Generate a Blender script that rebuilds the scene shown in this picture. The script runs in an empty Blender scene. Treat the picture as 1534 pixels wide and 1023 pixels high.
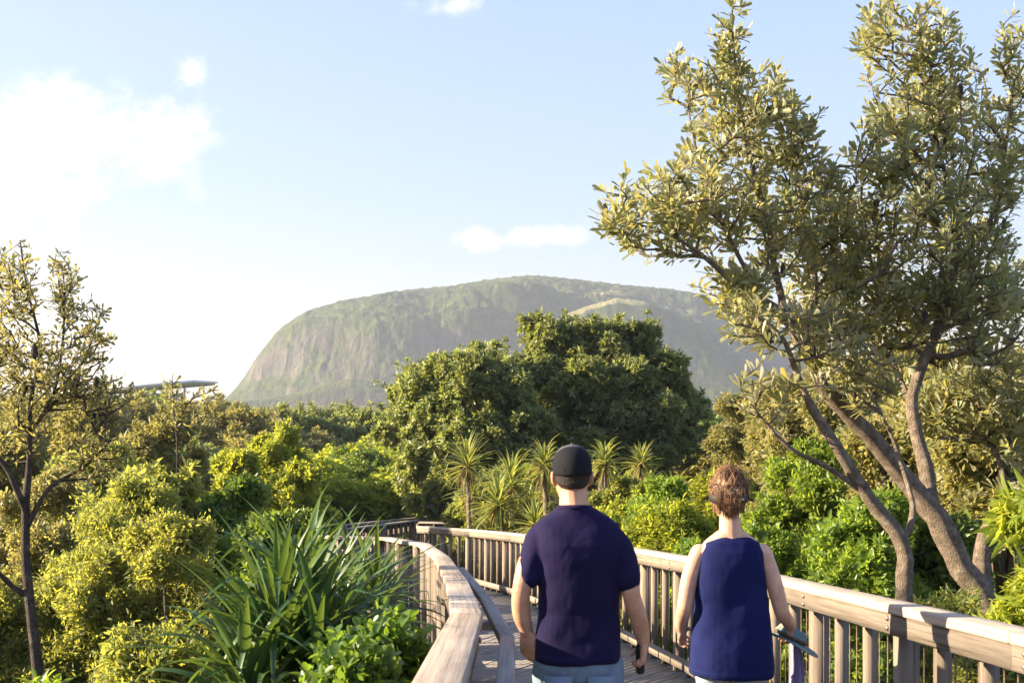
import bpy, bmesh, math, random
import numpy as np
from mathutils import Vector, Matrix, noise as mnoise

# ------------------------------------------------------------------ camera, sky, sun
F = 1800.0            # focal length in photo pixels (photo 1534 x 1023), horizon at row 600
HZ, CX, CAMZ = 600.0, 767.0, 1.5
scene = bpy.context.scene
COL = scene.collection
cam_d = bpy.data.cameras.new("camera")
cam = bpy.data.objects.new("camera", cam_d)
COL.objects.link(cam)
cam.location = (0, 0, CAMZ)
cam.rotation_euler = (math.radians(90), 0, 0)
cam_d.sensor_width = 36.0
cam_d.lens = F / 1534 * 36
cam_d.shift_y = (HZ - 511.5) / 1534
cam_d.clip_start = 0.05
cam_d.clip_end = 12000
scene.camera = cam
cam_d.dof.use_dof = True
cam_d.dof.focus_distance = 11.0
cam_d.dof.aperture_fstop = 6.3

SUN_EL, SUN_AZ = 21.0, -91.0       # azimuth measured from +Y towards +X
el, az = math.radians(SUN_EL), math.radians(SUN_AZ)
SUN_DIR = Vector((math.sin(az) * math.cos(el), math.cos(az) * math.cos(el), math.sin(el)))
sun_d = bpy.data.lights.new("sun", 'SUN')
sun_d.energy = 4.8
sun_d.angle = math.radians(0.5)
sun_d.color = (1.0, 0.81, 0.56)
sun = bpy.data.objects.new("sun", sun_d)
COL.objects.link(sun)
sun.rotation_euler = (-SUN_DIR).to_track_quat('-Z', 'Y').to_euler()

scene.view_settings.view_transform = 'Standard'
scene.view_settings.look = 'None'
scene.view_settings.gamma = 1
scene.view_settings.use_curve_mapping = False
scene.view_settings.exposure = 2.15

world = bpy.data.worlds.new("World")
scene.world = world
world.use_nodes = True
wt = world.node_tree
for n in list(wt.nodes):
    wt.nodes.remove(n)


class NT:
    """small helper for node trees"""
    def __init__(s, tree):
        s.t = tree

    def n(s, typ, **kw):
        nd = s.t.nodes.new(typ)
        for k, v in kw.items():
            if k.startswith('i_'):
                key = k[2:]
                key = int(key) if key.isdigit() else key.replace('_', ' ')
                nd.inputs[key].default_value = v
            else:
                setattr(nd, k, v)
        return nd

    def l(s, a, b):
        s.t.links.new(a, b)

    def math(s, op, a, b=None, c=None, clamp=False):
        nd = s.t.nodes.new('ShaderNodeMath')
        nd.operation = op
        nd.use_clamp = clamp
        for i, v in enumerate((a, b, c)):
            if v is None:
                continue
            if isinstance(v, (int, float)):
                nd.inputs[i].default_value = v
            else:
                s.l(v, nd.inputs[i])
        return nd.outputs[0]

    def mix(s, fac, a, b, blend='MIX'):
        nd = s.t.nodes.new('ShaderNodeMix')
        nd.data_type = 'RGBA'
        nd.blend_type = blend
        nd.clamp_factor = True
        for i, v in ((0, fac), (6, a), (7, b)):
            if isinstance(v, (int, float)):
                nd.inputs[i].default_value = v
            elif isinstance(v, tuple):
                nd.inputs[i].default_value = (*v[:3], 1)
            else:
                s.l(v, nd.inputs[i])
        return nd.outputs[2]

    def ramp(s, fac, stops, interp='LINEAR'):
        nd = s.t.nodes.new('ShaderNodeValToRGB')
        cr = nd.color_ramp
        cr.interpolation = interp
        while len(cr.elements) > 1:
            cr.elements.remove(cr.elements[-1])
        cr.elements[0].position = stops[0][0]
        c = stops[0][1]
        cr.elements[0].color = (*c, 1) if isinstance(c, tuple) else (c, c, c, 1)
        for p, c in stops[1:]:
            e = cr.elements.new(p)
            e.color = (*c, 1) if isinstance(c, tuple) else (c, c, c, 1)
        if not isinstance(fac, (int, float)):
            s.l(fac, nd.inputs[0])
        return nd.outputs[0]

    def noise(s, vec, scale, detail=4, rough=.5, dist=0, dim='3D'):
        nd = s.t.nodes.new('ShaderNodeTexNoise')
        nd.noise_dimensions = dim
        nd.inputs['Scale'].default_value = scale
        nd.inputs['Detail'].default_value = detail
        nd.inputs['Roughness'].default_value = rough
        nd.inputs['Distortion'].default_value = dist
        if vec is not None:
            s.l(vec, nd.inputs['Vector'])
        return nd.outputs[0]

    def mapping(s, vec, scale=(1, 1, 1), loc=(0, 0, 0)):
        nd = s.t.nodes.new('ShaderNodeMapping')
        nd.inputs['Scale'].default_value = scale
        nd.inputs['Location'].default_value = loc
        s.l(vec, nd.inputs['Vector'])
        return nd.outputs[0]


W = NT(wt)
sky = W.n('ShaderNodeTexSky')
sky.sky_type = 'NISHITA'
sky.sun_disc = False
sky.sun_elevation = el
sky.sun_rotation = az % (2 * math.pi)
sky.air_density = 1.0
sky.dust_density = .8
sky.ozone_density = 1.5
# clouds: soft cumulus around a few directions of the sky (direction vector = Generated)
tc = W.n('ShaderNodeTexCoord')
sep = W.n('ShaderNodeSeparateXYZ')
W.l(tc.outputs['Generated'], sep.inputs[0])
yy = W.math('MAXIMUM', sep.outputs[1], 0.05)
az_ = W.math('DIVIDE', sep.outputs[0], yy)
el_ = W.math('DIVIDE', sep.outputs[2], yy)
comb = W.n('ShaderNodeCombineXYZ')
W.l(az_, comb.inputs[0]); W.l(el_, comb.inputs[1])
n1 = W.noise(comb.outputs[0], 16, 8, .62, .4)
n2 = W.noise(comb.outputs[0], 55, 6, .62, .3)
nn = W.math('ADD', W.math('MULTIPLY', n1, .7), W.math('MULTIPLY', n2, .3))


def cloud_blob(px, py, rx, ry, gain):
    u = (px - CX) / F; v = (HZ - py) / F
    a = W.math('DIVIDE', W.math('SUBTRACT', az_, u), rx / F)
    b = W.math('DIVIDE', W.math('SUBTRACT', el_, v), ry / F)
    r = W.math('SQRT', W.math('ADD', W.math('MULTIPLY', a, a), W.math('MULTIPLY', b, b)))
    m = W.math('SUBTRACT', 1.0, r)
    return W.math('MULTIPLY', W.math('MAXIMUM', m, 0.0), gain)


blobs = [(90, 215, 250, 120, 1.25), (230, 190, 130, 80, .85), (20, 290, 240, 90, 1.0), (285, 112, 42, 44, .8), (715, 358, 50, 26, 1.3),
         (815, 354, 80, 26, 1.4), (850, 350, 40, 22, .9), (700, 6, 120, 26, .6), (570, 412, 60, 20, .45), (430, 455, 120, 26, .4),
         (-300, 100, 260, 120, 1), (1900, 60, 300, 90, .8), (2300, 300, 260, 60, .9), (310, 285, 50, 30, .6)]
m = None
for b in blobs:
    v = cloud_blob(*b)
    m = v if m is None else W.math('MAXIMUM', m, v)
dens = W.math('ADD', W.math('MULTIPLY', m, .8), W.math('MULTIPLY', W.math('SUBTRACT', nn, .5), 3.4))
cl = W.math('MULTIPLY', W.math('SUBTRACT', dens, .16), 1.5, clamp=True)
cl = W.math('MULTIPLY', cl, W.math('MULTIPLY', m, 2.6, clamp=True))
cl = W.math('MULTIPLY', cl, .92)
ccol = W.mix(W.ramp(n2, [(.35, 0.0), (.65, 1.0)]), (2.5, 2.52, 2.55), (3.2, 3.17, 3.12))
bw = W.n('ShaderNodeRGBToBW'); W.l(sky.outputs[0], bw.inputs[0])
soft = W.math('DIVIDE', 1.0, W.math('ADD', 1.0, W.math('MULTIPLY', bw.outputs[0], .8)))   # soft clamp of sky brightness, evens out the sky
vm = W.n('ShaderNodeVectorMath', operation='SCALE'); W.l(sky.outputs[0], vm.inputs[0]); W.l(soft, vm.inputs['Scale'])
vs_ = W.n('ShaderNodeVectorMath', operation='SCALE'); W.l(vm.outputs[0], vs_.inputs[0]); vs_.inputs['Scale'].default_value = 2.25
skyt = W.mix(1.0, vs_.outputs[0], (1.02, .875, .93), 'MULTIPLY')
skyc = W.mix(cl, skyt, ccol, 'LIGHTEN')
bg = W.n('ShaderNodeBackground')
bg.inputs['Strength'].default_value = 0.098
W.l(skyc, bg.inputs['Color'])
wo = W.n('ShaderNodeOutputWorld')
W.l(bg.outputs[0], wo.inputs['Surface'])
world.cycles.sampling_method = 'MANUAL'
world.cycles.sample_map_resolution = 512

scene.cycles.max_bounces = 7
scene.cycles.diffuse_bounces = 3
scene.cycles.glossy_bounces = 2
scene.cycles.transmission_bounces = 4
scene.cycles.volume_bounces = 0
scene.cycles.caustics_reflective = False
scene.cycles.caustics_refractive = False


# ------------------------------------------------------------------ helpers
def P(px, py, d):
    """photo pixel at distance d (metres ahead) -> world point"""
    return np.array([(px - CX) / F * d, d, CAMZ - (py - HZ) / F * d])


def deck_z(y):
    return -.087 * min(y, 25) - .02 * max(0, min(y, 60) - 25)


def ground_z(x, y):
    z = -.9 - .087 * max(-10, min(y, 28))
    if y > 28:
        z -= .25 * (1 - math.exp(-(y - 28) / 30)) + min(6.0, max(0, (y - 90) * .012))
    return z + .12 * math.sin(x * .7 + 1) * math.sin(y * .5)


def tag(o, label=None, cat=None, group=None, kind=None):
    if label: o['label'] = label
    if cat: o['category'] = cat
    if group: o['group'] = group
    if kind: o['kind'] = kind
    return o


def empty(name, loc=(0, 0, 0), rz=0):
    o = bpy.data.objects.new(name, None)
    COL.objects.link(o)
    o.empty_display_size = .1
    o.location = loc
    o.rotation_euler = (0, 0, rz)
    return o


def link(name, me, parent=None, loc=None):
    o = bpy.data.objects.new(name, me)
    COL.objects.link(o)
    if parent: o.parent = parent
    if loc is not None: o.location = loc
    return o


def np_mesh(name, V, Fc, mat, attrs=None, smooth=False, sizes=None):
    """V (n,3); Fc (m,k) or flat with sizes; attrs {name: per-vertex float or vec3}"""
    me = bpy.data.meshes.new(name)
    V = np.asarray(V, dtype=np.float32)
    me.vertices.add(len(V))
    me.vertices.foreach_set('co', V.ravel())
    Fc = np.asarray(Fc, dtype=np.int32)
    if sizes is None:
        m_, k = Fc.shape
        sizes = np.full(m_, k, dtype=np.int32)
    sizes = np.asarray(sizes, dtype=np.int32)
    me.loops.add(int(sizes.sum()))
    me.loops.foreach_set('vertex_index', Fc.ravel())
    me.polygons.add(len(sizes))
    st = np.concatenate([[0], np.cumsum(sizes)[:-1]]).astype(np.int32)
    me.polygons.foreach_set('loop_start', st)
    me.polygons.foreach_set('loop_total', sizes)
    if smooth:
        me.polygons.foreach_set('use_smooth', np.ones(len(sizes), dtype=bool))
    for k, a in (attrs or {}).items():
        a = np.asarray(a, dtype=np.float32)
        if a.ndim == 1:
            at = me.attributes.new(k, 'FLOAT', 'POINT'); at.data.foreach_set('value', a)
        else:
            at = me.attributes.new(k, 'FLOAT_VECTOR', 'POINT'); at.data.foreach_set('vector', a.ravel())
    me.update(calc_edges=True)
    me.materials.append(mat)
    return me


class MB:
    """mesh collector with optional per-vertex wood coordinate"""
    def __init__(s):
        s.v = []; s.f = []; s.c = []

    def add(s, vs, fs, cs=None):
        b = len(s.v)
        s.v += [tuple(v) for v in vs]
        s.f += [tuple(i + b for i in f) for f in fs]
        s.c += [tuple(c) for c in cs] if cs is not None else [(0, 0, 0)] * len(vs)

    def prism(s, a, b, rnd=None):
        """a,b: four corner points each (same winding), with wood coordinates along a->b"""
        a = [Vector(p) for p in a]; b = [Vector(p) for p in b]
        L = (b[0] - a[0]).length
        w = (a[1] - a[0]).length; h = (a[3] - a[0]).length
        r = random.random() * 50 if rnd is None else rnd
        cc = [(0, 0), (w, 0), (w, h), (0, h)]
        s.add(a + b, [(3, 2, 1, 0), (4, 5, 6, 7), (0, 1, 5, 4), (1, 2, 6, 5), (2, 3, 7, 6), (3, 0, 4, 7)],
              [(r, x, y + r) for x, y in cc] + [(r + L, x, y + r) for x, y in cc])

    def board(s, p0, p1, w, h, up=(0, 0, 1), rnd=None):
        """box from p0 to p1 (centre line), w across, h along up"""
        p0 = Vector(p0); p1 = Vector(p1)
        d = (p1 - p0).normalized(); up = Vector(up)
        sd = d.cross(up).normalized(); u = sd.cross(d).normalized()
        q = lambda p: [p - sd * w / 2 - u * h / 2, p + sd * w / 2 - u * h / 2, p + sd * w / 2 + u * h / 2, p - sd * w / 2 + u * h / 2]
        s.prism(q(p0), q(p1), rnd)

    def tube(s, pts, rad, sides=8, cap=True):
        pts = [Vector(p) for p in pts]
        n = len(pts)
        if isinstance(rad, (int, float)): rad = [rad] * n
        prev = None; rings = []; L = 0; cs = []
        for i, p in enumerate(pts):
            t = (pts[min(i + 1, n - 1)] - pts[max(i - 1, 0)])
            if t.length < 1e-9: t = Vector((0, 0, 1))
            t.normalize()
            if prev is None:
                prev = t.orthogonal().normalized()
            prev = (prev - t * prev.dot(t))
            if prev.length < 1e-6: prev = t.orthogonal()
            prev.normalize()
            bn = t.cross(prev)
            r = rad[i]
            rx, ry = (r, r) if isinstance(r, (int, float)) else r
            if i: L += (p - pts[i - 1]).length
            for k in range(sides):
                a = 2 * math.pi * k / sides
                rings.append(p + prev * math.cos(a) * rx + bn * math.sin(a) * ry)
                cs.append((L, k / sides * 6.28 * rx, 0))
        fs = []
        for i in range(n - 1):
            for k in range(sides):
                a = i * sides + k; b = i * sides + (k + 1) % sides
                fs.append((a, b, b + sides, a + sides))
        if cap:
            fs.append(tuple(range(sides))[::-1])
            fs.append(tuple((n - 1) * sides + k for k in range(sides)))
        s.add(rings, fs, cs)

    def mesh(s, name, mat, smooth=False):
        sizes = [len(f) for f in s.f]
        flat = [i for f in s.f for i in f]
        return np_mesh(name, np.array(s.v, dtype=np.float32).reshape(-1, 3), flat, mat, {'wc': np.array(s.c, dtype=np.float32).reshape(-1, 3)}, smooth, sizes)

    def build(s, name, mat, parent=None, smooth=False, loc=None):
        return link(name, s.mesh(name, mat, smooth), parent, loc)


def copy_tree(o, parent=None):
    c = o.copy(); COL.objects.link(c)
    if parent: c.parent = parent
    for ch in o.children:
        copy_tree(ch, c)
    return c


# ------------------------------------------------------------------ materials
def new_mat(name):
    m = bpy.data.materials.new(name); m.use_nodes = True
    t = m.node_tree
    for n in list(t.nodes): t.nodes.remove(n)
    N = NT(t)
    out = N.n('ShaderNodeOutputMaterial')
    return m, N, out


def attr(N, name):
    a = N.n('ShaderNodeAttribute'); a.attribute_name = name
    return a


def leaf_mat(name, cols, trans, under=None, tf=.38, rough=.5, spec=.35, hue=.03):
    """cols: three colours over the per-leaf value; trans: colour of light passing through"""
    m, N, out = new_mat(name)
    cols = [tuple(c * 1.22 for c in q) for q in cols]; trans = tuple(c * 1.1 for c in trans)
    v = attr(N, 'v').outputs['Fac']
    base = N.ramp(v, [(0, cols[0]), (.55, cols[1]), (.93, cols[2]), (1, cols[3] if len(cols) > 3 else cols[2])])
    if under:
        g = N.n('ShaderNodeNewGeometry')
        base = N.mix(g.outputs['Backfacing'], base, under)
    oi = N.n('ShaderNodeObjectInfo')
    hs = N.n('ShaderNodeHueSaturation')
    N.l(N.math('ADD', .5 - hue / 2, N.math('MULTIPLY', oi.outputs['Random'], hue)), hs.inputs['Hue'])
    N.l(N.math('ADD', .85, N.math('MULTIPLY', oi.outputs['Random'], .3)), hs.inputs['Value'])
    N.l(base, hs.inputs['Color'])
    p = N.n('ShaderNodeBsdfPrincipled')
    N.l(hs.outputs[0], p.inputs['Base Color'])
    p.inputs['Roughness'].default_value = rough
    p.inputs['Specular IOR Level'].default_value = spec
    tr = N.n('ShaderNodeBsdfTranslucent')
    tcol = N.mix(v, trans, tuple(min(1, c * 1.5) for c in trans))
    N.l(tcol, tr.inputs['Color'])
    mx = N.n('ShaderNodeMixShader'); mx.inputs[0].default_value = tf
    N.l(p.outputs[0], mx.inputs[1]); N.l(tr.outputs[0], mx.inputs[2])
    N.l(mx.outputs[0], out.inputs['Surface'])
    return m


def bark_mat(name, c1, c2, c3, scale=14):
    m, N, out = new_mat(name)
    tc = N.n('ShaderNodeTexCoord')
    n1 = N.noise(tc.outputs['Object'], scale, 6, .6)
    n2 = N.noise(N.mapping(tc.outputs['Object'], (3, 3, 1)), scale * 3, 5, .6)
    col = N.ramp(n1, [(.3, c1), (.52, c2), (.72, c3)])
    col = N.mix(N.math('MULTIPLY', n2, .5), col, tuple(c * .5 for c in c1))
    p = N.n('ShaderNodeBsdfPrincipled')
    N.l(col, p.inputs['Base Color']); p.inputs['Roughness'].default_value = .9
    p.inputs['Specular IOR Level'].default_value = .2
    b = N.n('ShaderNodeBump'); b.inputs['Strength'].default_value = 1.0; b.inputs['Distance'].default_value = .035
    N.l(N.math('ADD', n2, n1), b.inputs['Height']); N.l(b.outputs[0], p.inputs['Normal'])
    N.l(p.outputs[0], out.inputs['Surface'])
    return m


def wood_mat(name, light, mid, dark, rough=.8):
    m, N, out = new_mat(name)
    wc = attr(N, 'wc').outputs['Vector']
    fine = N.noise(N.mapping(wc, (1.6, 70, 70)), 1.0, 6, .6, .3)
    broad = N.noise(N.mapping(wc, (.9, 9, 9)), 1.0, 4, .55)
    blotch = N.noise(N.mapping(wc, (3, 12, 12), (4, 2, 7)), 1.0, 3, .5)
    col = N.ramp(N.math('ADD', N.math('MULTIPLY', fine, .6), N.math('MULTIPLY', broad, .4)), [(.28, dark), (.47, mid), (.66, light)])
    col = N.mix(N.ramp(blotch, [(.5, 0.0), (.75, .55)]), col, tuple(c * .55 for c in mid))
    # hairline cracks along the grain
    crack = N.noise(N.mapping(wc, (.8, 120, 120), (9, 3, 1)), 1.0, 2, .5)
    ck = N.ramp(crack, [(.27, 1.0), (.33, 0.0)])
    col = N.mix(ck, col, tuple(c * .25 for c in dark))
    oi = N.n('ShaderNodeObjectInfo')
    wn = N.n('ShaderNodeTexNoise'); wn.inputs['Scale'].default_value = .9; wn.inputs['Detail'].default_value = 1; N.l(N.mapping(wc, (.25, 1, 1)), wn.inputs['Vector'])
    hs = N.n('ShaderNodeHueSaturation'); N.l(col, hs.inputs['Color'])
    N.l(N.math('ADD', .55, N.math('MULTIPLY', wn.outputs[0], .7)), hs.inputs['Saturation'])
    N.l(N.math('ADD', .76, N.math('MULTIPLY', oi.outputs['Random'], .42)), hs.inputs['Value'])
    col = hs.outputs[0]
    p = N.n('ShaderNodeBsdfPrincipled')
    N.l(col, p.inputs['Base Color']); p.inputs['Roughness'].default_value = rough
    p.inputs['Specular IOR Level'].default_value = .3
    b = N.n('ShaderNodeBump'); b.inputs['Strength'].default_value = .5; b.inputs['Distance'].default_value = .006
    N.l(N.math('SUBTRACT', fine, ck), b.inputs['Height']); N.l(b.outputs[0], p.inputs['Normal'])
    N.l(p.outputs[0], out.inputs['Surface'])
    return m


def plain_mat(name, col, rough=.7, noise_amt=.15, nscale=30, bump=.0, spec=.4, metal=0, col2=None, sss=0):
    m, N, out = new_mat(name)
    tc = N.n('ShaderNodeTexCoord')
    n = N.noise(tc.outputs['Object'], nscale, 5, .6)
    c = N.mix(N.ramp(n, [(.35, 0.0), (.65, 1.0)]), tuple(x * (1 - noise_amt) for x in col), col2 or tuple(min(1, x * (1 + noise_amt)) for x in col))
    p = N.n('ShaderNodeBsdfPrincipled')
    N.l(c, p.inputs['Base Color'])
    p.inputs['Roughness'].default_value = rough
    p.inputs['Metallic'].default_value = metal
    p.inputs['Specular IOR Level'].default_value = spec
    if sss:
        p.inputs['Subsurface Weight'].default_value = sss
        p.inputs['Subsurface Radius'].default_value = (.012, .005, .003)
        p.inputs['Subsurface Scale'].default_value = 1.0
    if bump:
        b = N.n('ShaderNodeBump'); b.inputs['Strength'].default_value = bump; b.inputs['Distance'].default_value = .004
        N.l(n, b.inputs['Height']); N.l(b.outputs[0], p.inputs['Normal'])
    N.l(p.outputs[0], out.inputs['Surface'])
    return m


M = {}
M['banksia'] = leaf_mat('banksia leaf', [(.065, .09, .04), (.125, .145, .062), (.22, .22, .10), (.32, .20, .08)], (.40, .37, .10), under=(.36, .37, .27), tf=.38, rough=.42, spec=.5)
M['banksia_gold'] = leaf_mat('small banksia leaf', [(.065, .075, .03), (.13, .135, .05), (.22, .205, .08), (.28, .18, .07)], (.37, .34, .09), under=(.28, .26, .16), tf=.42, rough=.42, spec=.4)
M['banksia_far'] = leaf_mat('banksia foliage', [(.08, .085, .03), (.14, .14, .045), (.22, .19, .065), (.26, .17, .06)], (.34, .31, .07), under=(.22, .22, .13), tf=.38)
M['golden'] = leaf_mat('golden green leaf', [(.055, .08, .022), (.12, .15, .036), (.23, .24, .06), (.27, .19, .065)], (.42, .43, .065), under=(.15, .16, .08), tf=.46)
M['yellowgreen'] = leaf_mat('yellow green leaf', [(.08, .12, .018), (.15, .19, .025), (.21, .24, .035)], (.44, .47, .045), tf=.47)
M['green'] = leaf_mat('green leaf', [(.035, .06, .014), (.06, .10, .02), (.11, .15, .03)], (.20, .28, .03), tf=.4, rough=.4, spec=.45)
M['bright'] = leaf_mat('glossy bright green leaf', [(.055, .10, .015), (.09, .15, .022), (.15, .20, .035)], (.32, .42, .04), tf=.43, rough=.34, spec=.5)
M['darkgreen'] = leaf_mat('dark green leaf', [(.045, .07, .026), (.095, .125, .042), (.19, .205, .075), (.28, .23, .09)], (.31, .35, .07), under=(.17, .18, .11), tf=.40, rough=.42, spec=.5)
M['strap'] = leaf_mat('pandanus leaf', [(.022, .055, .02), (.042, .085, .028), (.075, .12, .036)], (.15, .23, .03), tf=.24, rough=.42, spec=.42)
M['screw'] = leaf_mat('screw pine leaf', [(.09, .13, .04), (.15, .18, .05), (.24, .23, .07), (.28, .20, .08)], (.40, .42, .07), tf=.4, rough=.4, spec=.5)
M['shrub'] = leaf_mat('fleshy shrub leaf', [(.03, .065, .012), (.055, .11, .018), (.10, .16, .03)], (.22, .34, .03), tf=.36, rough=.35, spec=.5)
M['dry'] = leaf_mat('dead leaf', [(.10, .07, .04), (.15, .10, .05), (.20, .14, .07)], (.2, .12, .04), tf=.2, rough=.8, spec=.2)
M['bark'] = bark_mat('banksia bark', (.15, .115, .085), (.30, .24, .185), (.50, .43, .35))
M['bark_dark'] = bark_mat('dark bark', (.06, .047, .04), (.125, .10, .085), (.22, .185, .16))
M['wood'] = wood_mat('weathered timber', (.31, .25, .195), (.21, .17, .13), (.105, .08, .06))
M['wood_cap'] = wood_mat('sun bleached timber', (.52, .43, .34), (.39, .32, .25), (.19, .15, .115))
M['wood_deck'] = wood_mat('grey deck timber', (.36, .32, .29), (.27, .24, .21), (.14, .12, .105))
M['wood_dark'] = wood_mat('dark stained timber', (.20, .15, .11), (.12, .085, .06), (.05, .035, .028))
M['bolt'] = plain_mat('galvanised bolt', (.28, .26, .24), .45, .2, 80, metal=.8)
M['wire'] = plain_mat('rusty steel rod', (.16, .11, .08), .6, .3, 60, metal=.5)

# ------------------------------------------------------------------ ground
rng = np.random.default_rng(7)


def build_ground():
    ys = np.concatenate([np.linspace(-80, 0, 12), np.linspace(1, 60, 70), np.geomspace(65, 4300, 50)])
    V = []; nx = 70
    for y in ys:
        hw = max(60, abs(y) * .75 + 40) if y < 3000 else 3300
        for i in range(nx):
            x = (i / (nx - 1) * 2 - 1)
            x = (abs(x) ** 1.5) * math.copysign(1, x) * hw
            V.append((x, y, ground_z(x, y)))
    Fc = []
    for j in range(len(ys) - 1):
        for i in range(nx - 1):
            a = j * nx + i
            Fc.append((a, a + 1, a + nx + 1, a + nx))
    m, N, out = new_mat('leaf litter soil')
    tc = N.n('ShaderNodeTexCoord')
    a = N.noise(tc.outputs['Object'], 3, 8, .65)
    b = N.noise(tc.outputs['Object'], 40, 5, .6)
    col = N.ramp(N.math('ADD', N.math('MULTIPLY', a, .6), N.math('MULTIPLY', b, .4)),
                 [(.35, (.025, .03, .012)), (.5, (.06, .065, .022)), (.65, (.12, .09, .045))])
    p = N.n('ShaderNodeBsdfPrincipled'); N.l(col, p.inputs['Base Color']); p.inputs['Roughness'].default_value = .95
    bp = N.n('ShaderNodeBump'); bp.inputs['Distance'].default_value = .05
    N.l(b, bp.inputs['Height']); N.l(bp.outputs[0], p.inputs['Normal'])
    N.l(p.outputs[0], out.inputs['Surface'])
    tag(link('ground', np_mesh('ground', V, Fc, m, smooth=True)), kind='structure')


build_ground()


# ------------------------------------------------------------------ mountain
def build_mountain():
    prof = np.array([(250, 625), (300, 622), (335, 600), (360, 575), (385, 535), (420, 492), (460, 466), (520, 449), (600, 436), (680, 428), (740, 418),
                     (800, 413), (870, 420), (940, 428), (1000, 433), (1050, 441), (1110, 466), (1200, 504), (1300, 548), (1400, 585), (1500, 602), (1560, 610), (1600, 625)], float)
    nu, nv = 700, 260
    pxs = np.linspace(250, 1600, nu)
    tops = np.interp(pxs, prof[:, 0], prof[:, 1])
    k = np.ones(9) / 9
    tops = np.convolve(np.pad(tops, 4, mode='edge'), k, 'valid')
    D0, D1 = 1250.0, 1900.0
    vs = np.linspace(0, 1, nv)
    out_v = np.zeros((nu, nv, 3)); gr_all = np.zeros((nu, nv))
    gz = -9.0
    for i, px in enumerate(pxs):
        u = (px - CX) / F
        h = max(0, (HZ - tops[i]) / F)
        f_edge = min(1, max(0, (px - 300) / 90)) * min(1, max(0, (1600 - px) / 200))
        # where the front foot of the hill stands, bowed towards the camera in the middle
        foot = .06 + .2 * (1 - math.sqrt(max(0, 1 - ((px - 820) / 800) ** 2)))
        foot += max(0, (px - 620) / 700) * .42 + max(0, (560 - px) / 250) * .10
        cliff = 1.0 - min(1, max(0, (px - 560) / 500))   # left part is a sheer cliff, right part gentler
        col = []
        for t in vs:
            y = D0 + (D1 - D0) * t
            s = (t - foot) / max(.08, .66 - foot)
            if s <= 0: z = 0
            elif s < 1:
                steep = min(1, (s / .22)) ** 1.1 * .68 + .32 * math.sin(max(0, (s - .12) / .88) * math.pi / 2)
                gentle = math.sin(min(1, s) * math.pi / 2) ** 1.35
                if cliff < 1:
                    gentle = .40 * min(1, s / .35) ** 1.5 + .60 * math.sin(max(0, (s - .2) / .8) * math.pi / 2) ** 1.2
                z = steep * cliff + gentle * (1 - cliff)
            else:
                z = max(0, math.cos(min(1, (t - .66) / .34) * math.pi / 2)) ** .8
            col.append(z)
        col = np.array(col)
        xs = u * (D0 + (D1 - D0) * vs); yv = D0 + (D1 - D0) * vs
        # gullies and ledges
        led = np.array([mnoise.fractal(Vector((xs[j] * .006, yv[j] * .012, 8.1)), 1.0, 2.0, 5) for j in range(nv)])
        gul = np.array([mnoise.fractal(Vector((xs[j] * .013 + led[j] * .9, yv[j] * .007, 3.1 + led[j] * .5)), 0.9, 2.1, 6) for j in range(nv)])
        fine = np.array([mnoise.noise(Vector((xs[j] * .12, yv[j] * .12, 1.0))) for j in range(nv)])
        fine2 = np.array([mnoise.noise(Vector((xs[j] * .33, yv[j] * .33, 5.0))) for j in range(nv)])
        mid = np.clip(col * (1 - col) * 4, 0, 1)
        amp = (.14 * gul * (.45 + cliff * .55) + .09 * led) * mid
        zz = col + amp
        ang = zz / (yv / yv[int(.62 * nv)])
        sc = h / max(1e-6, (ang.max()))
        z = zz * sc * yv[int(.62 * nv)] + CAMZ * np.clip(zz * 4, 0, 1)
        z = z + gz * np.clip(1 - zz * 8, 0, 1)
        z = np.where(z > 3, z + (fine * 2.2 + fine2 * 1.6) * np.clip(z / 30, 0, 1), z)
        # separate shoulder in front of the right slope, grassy on top, rocky below
        ce = np.interp(px, [770, 800, 840, 880, 925, 965, 1000, 1060, 1120, 1180, 1240], [560, 500, 474, 459, 447, 452, 466, 497, 540, 585, 640])
        yc = 1440.0
        zc = (HZ - ce) / F * yc + CAMZ if 775 < px < 1235 else -9.0
        dyv = yv - yc
        fr = np.where(dyv < 0, np.clip(1 - (np.abs(dyv) / 150) ** 2.0 * .55 - np.clip((np.abs(dyv) - 55) / 60, 0, 1) * .45, 0, 1), np.clip(1 - (dyv / 90) ** 2 * .5, 0, 1))
        zs = zc * fr + 5 * gul * (1 - fr) + fine * .5
        gmask = np.clip((fr - .90) / .05, 0, 1) * min(1, max(0, (px - 828) / 25)) * min(1, max(0, (985 - px) / 30)) * (zs > z - 2) * (dyv < 60)
        angp = HZ - (z - CAMZ) / yv * F
        gm2 = np.clip(1 - np.abs(angp - (438 + (px - 905) * .06)) / 5, 0, 1) * min(1, max(0, (px - 880) / 12)) * min(1, max(0, (938 - px) / 14))
        gr_all[i] = np.clip(np.maximum(gmask, gm2 * 1.3 * (yv > 1480)), 0, 1)
        z = np.maximum(z, np.where(zc > 3, zs, -99))
        # wooded spur at the foot of the cliff
        sx, sy = (525 - CX) / F * 1290, 1290
        sp = 24 * np.exp(-(((xs - sx) / 62) ** 2 + ((yv - sy) / 45) ** 2))
        z = np.maximum(z, sp + fine * 1.2 * (sp > 4))
        z = np.maximum(z, gz)
        z[0] = gz - 3
        out_v[i, :, 0] = xs; out_v[i, :, 1] = yv; out_v[i, :, 2] = np.where(z <= gz + .01, gz - 1.5, z)
    V = out_v.reshape(-1, 3)
    idx = np.arange(nu * nv).reshape(nu, nv)
    Fc = np.stack([idx[:-1, :-1], idx[1:, :-1], idx[1:, 1:], idx[:-1, 1:]], -1).reshape(-1, 4)
    m, N, out = new_mat('rock and scrub mountain')
    tc = N.n('ShaderNodeTexCoord'); g = N.n('ShaderNodeNewGeometry')
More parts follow.
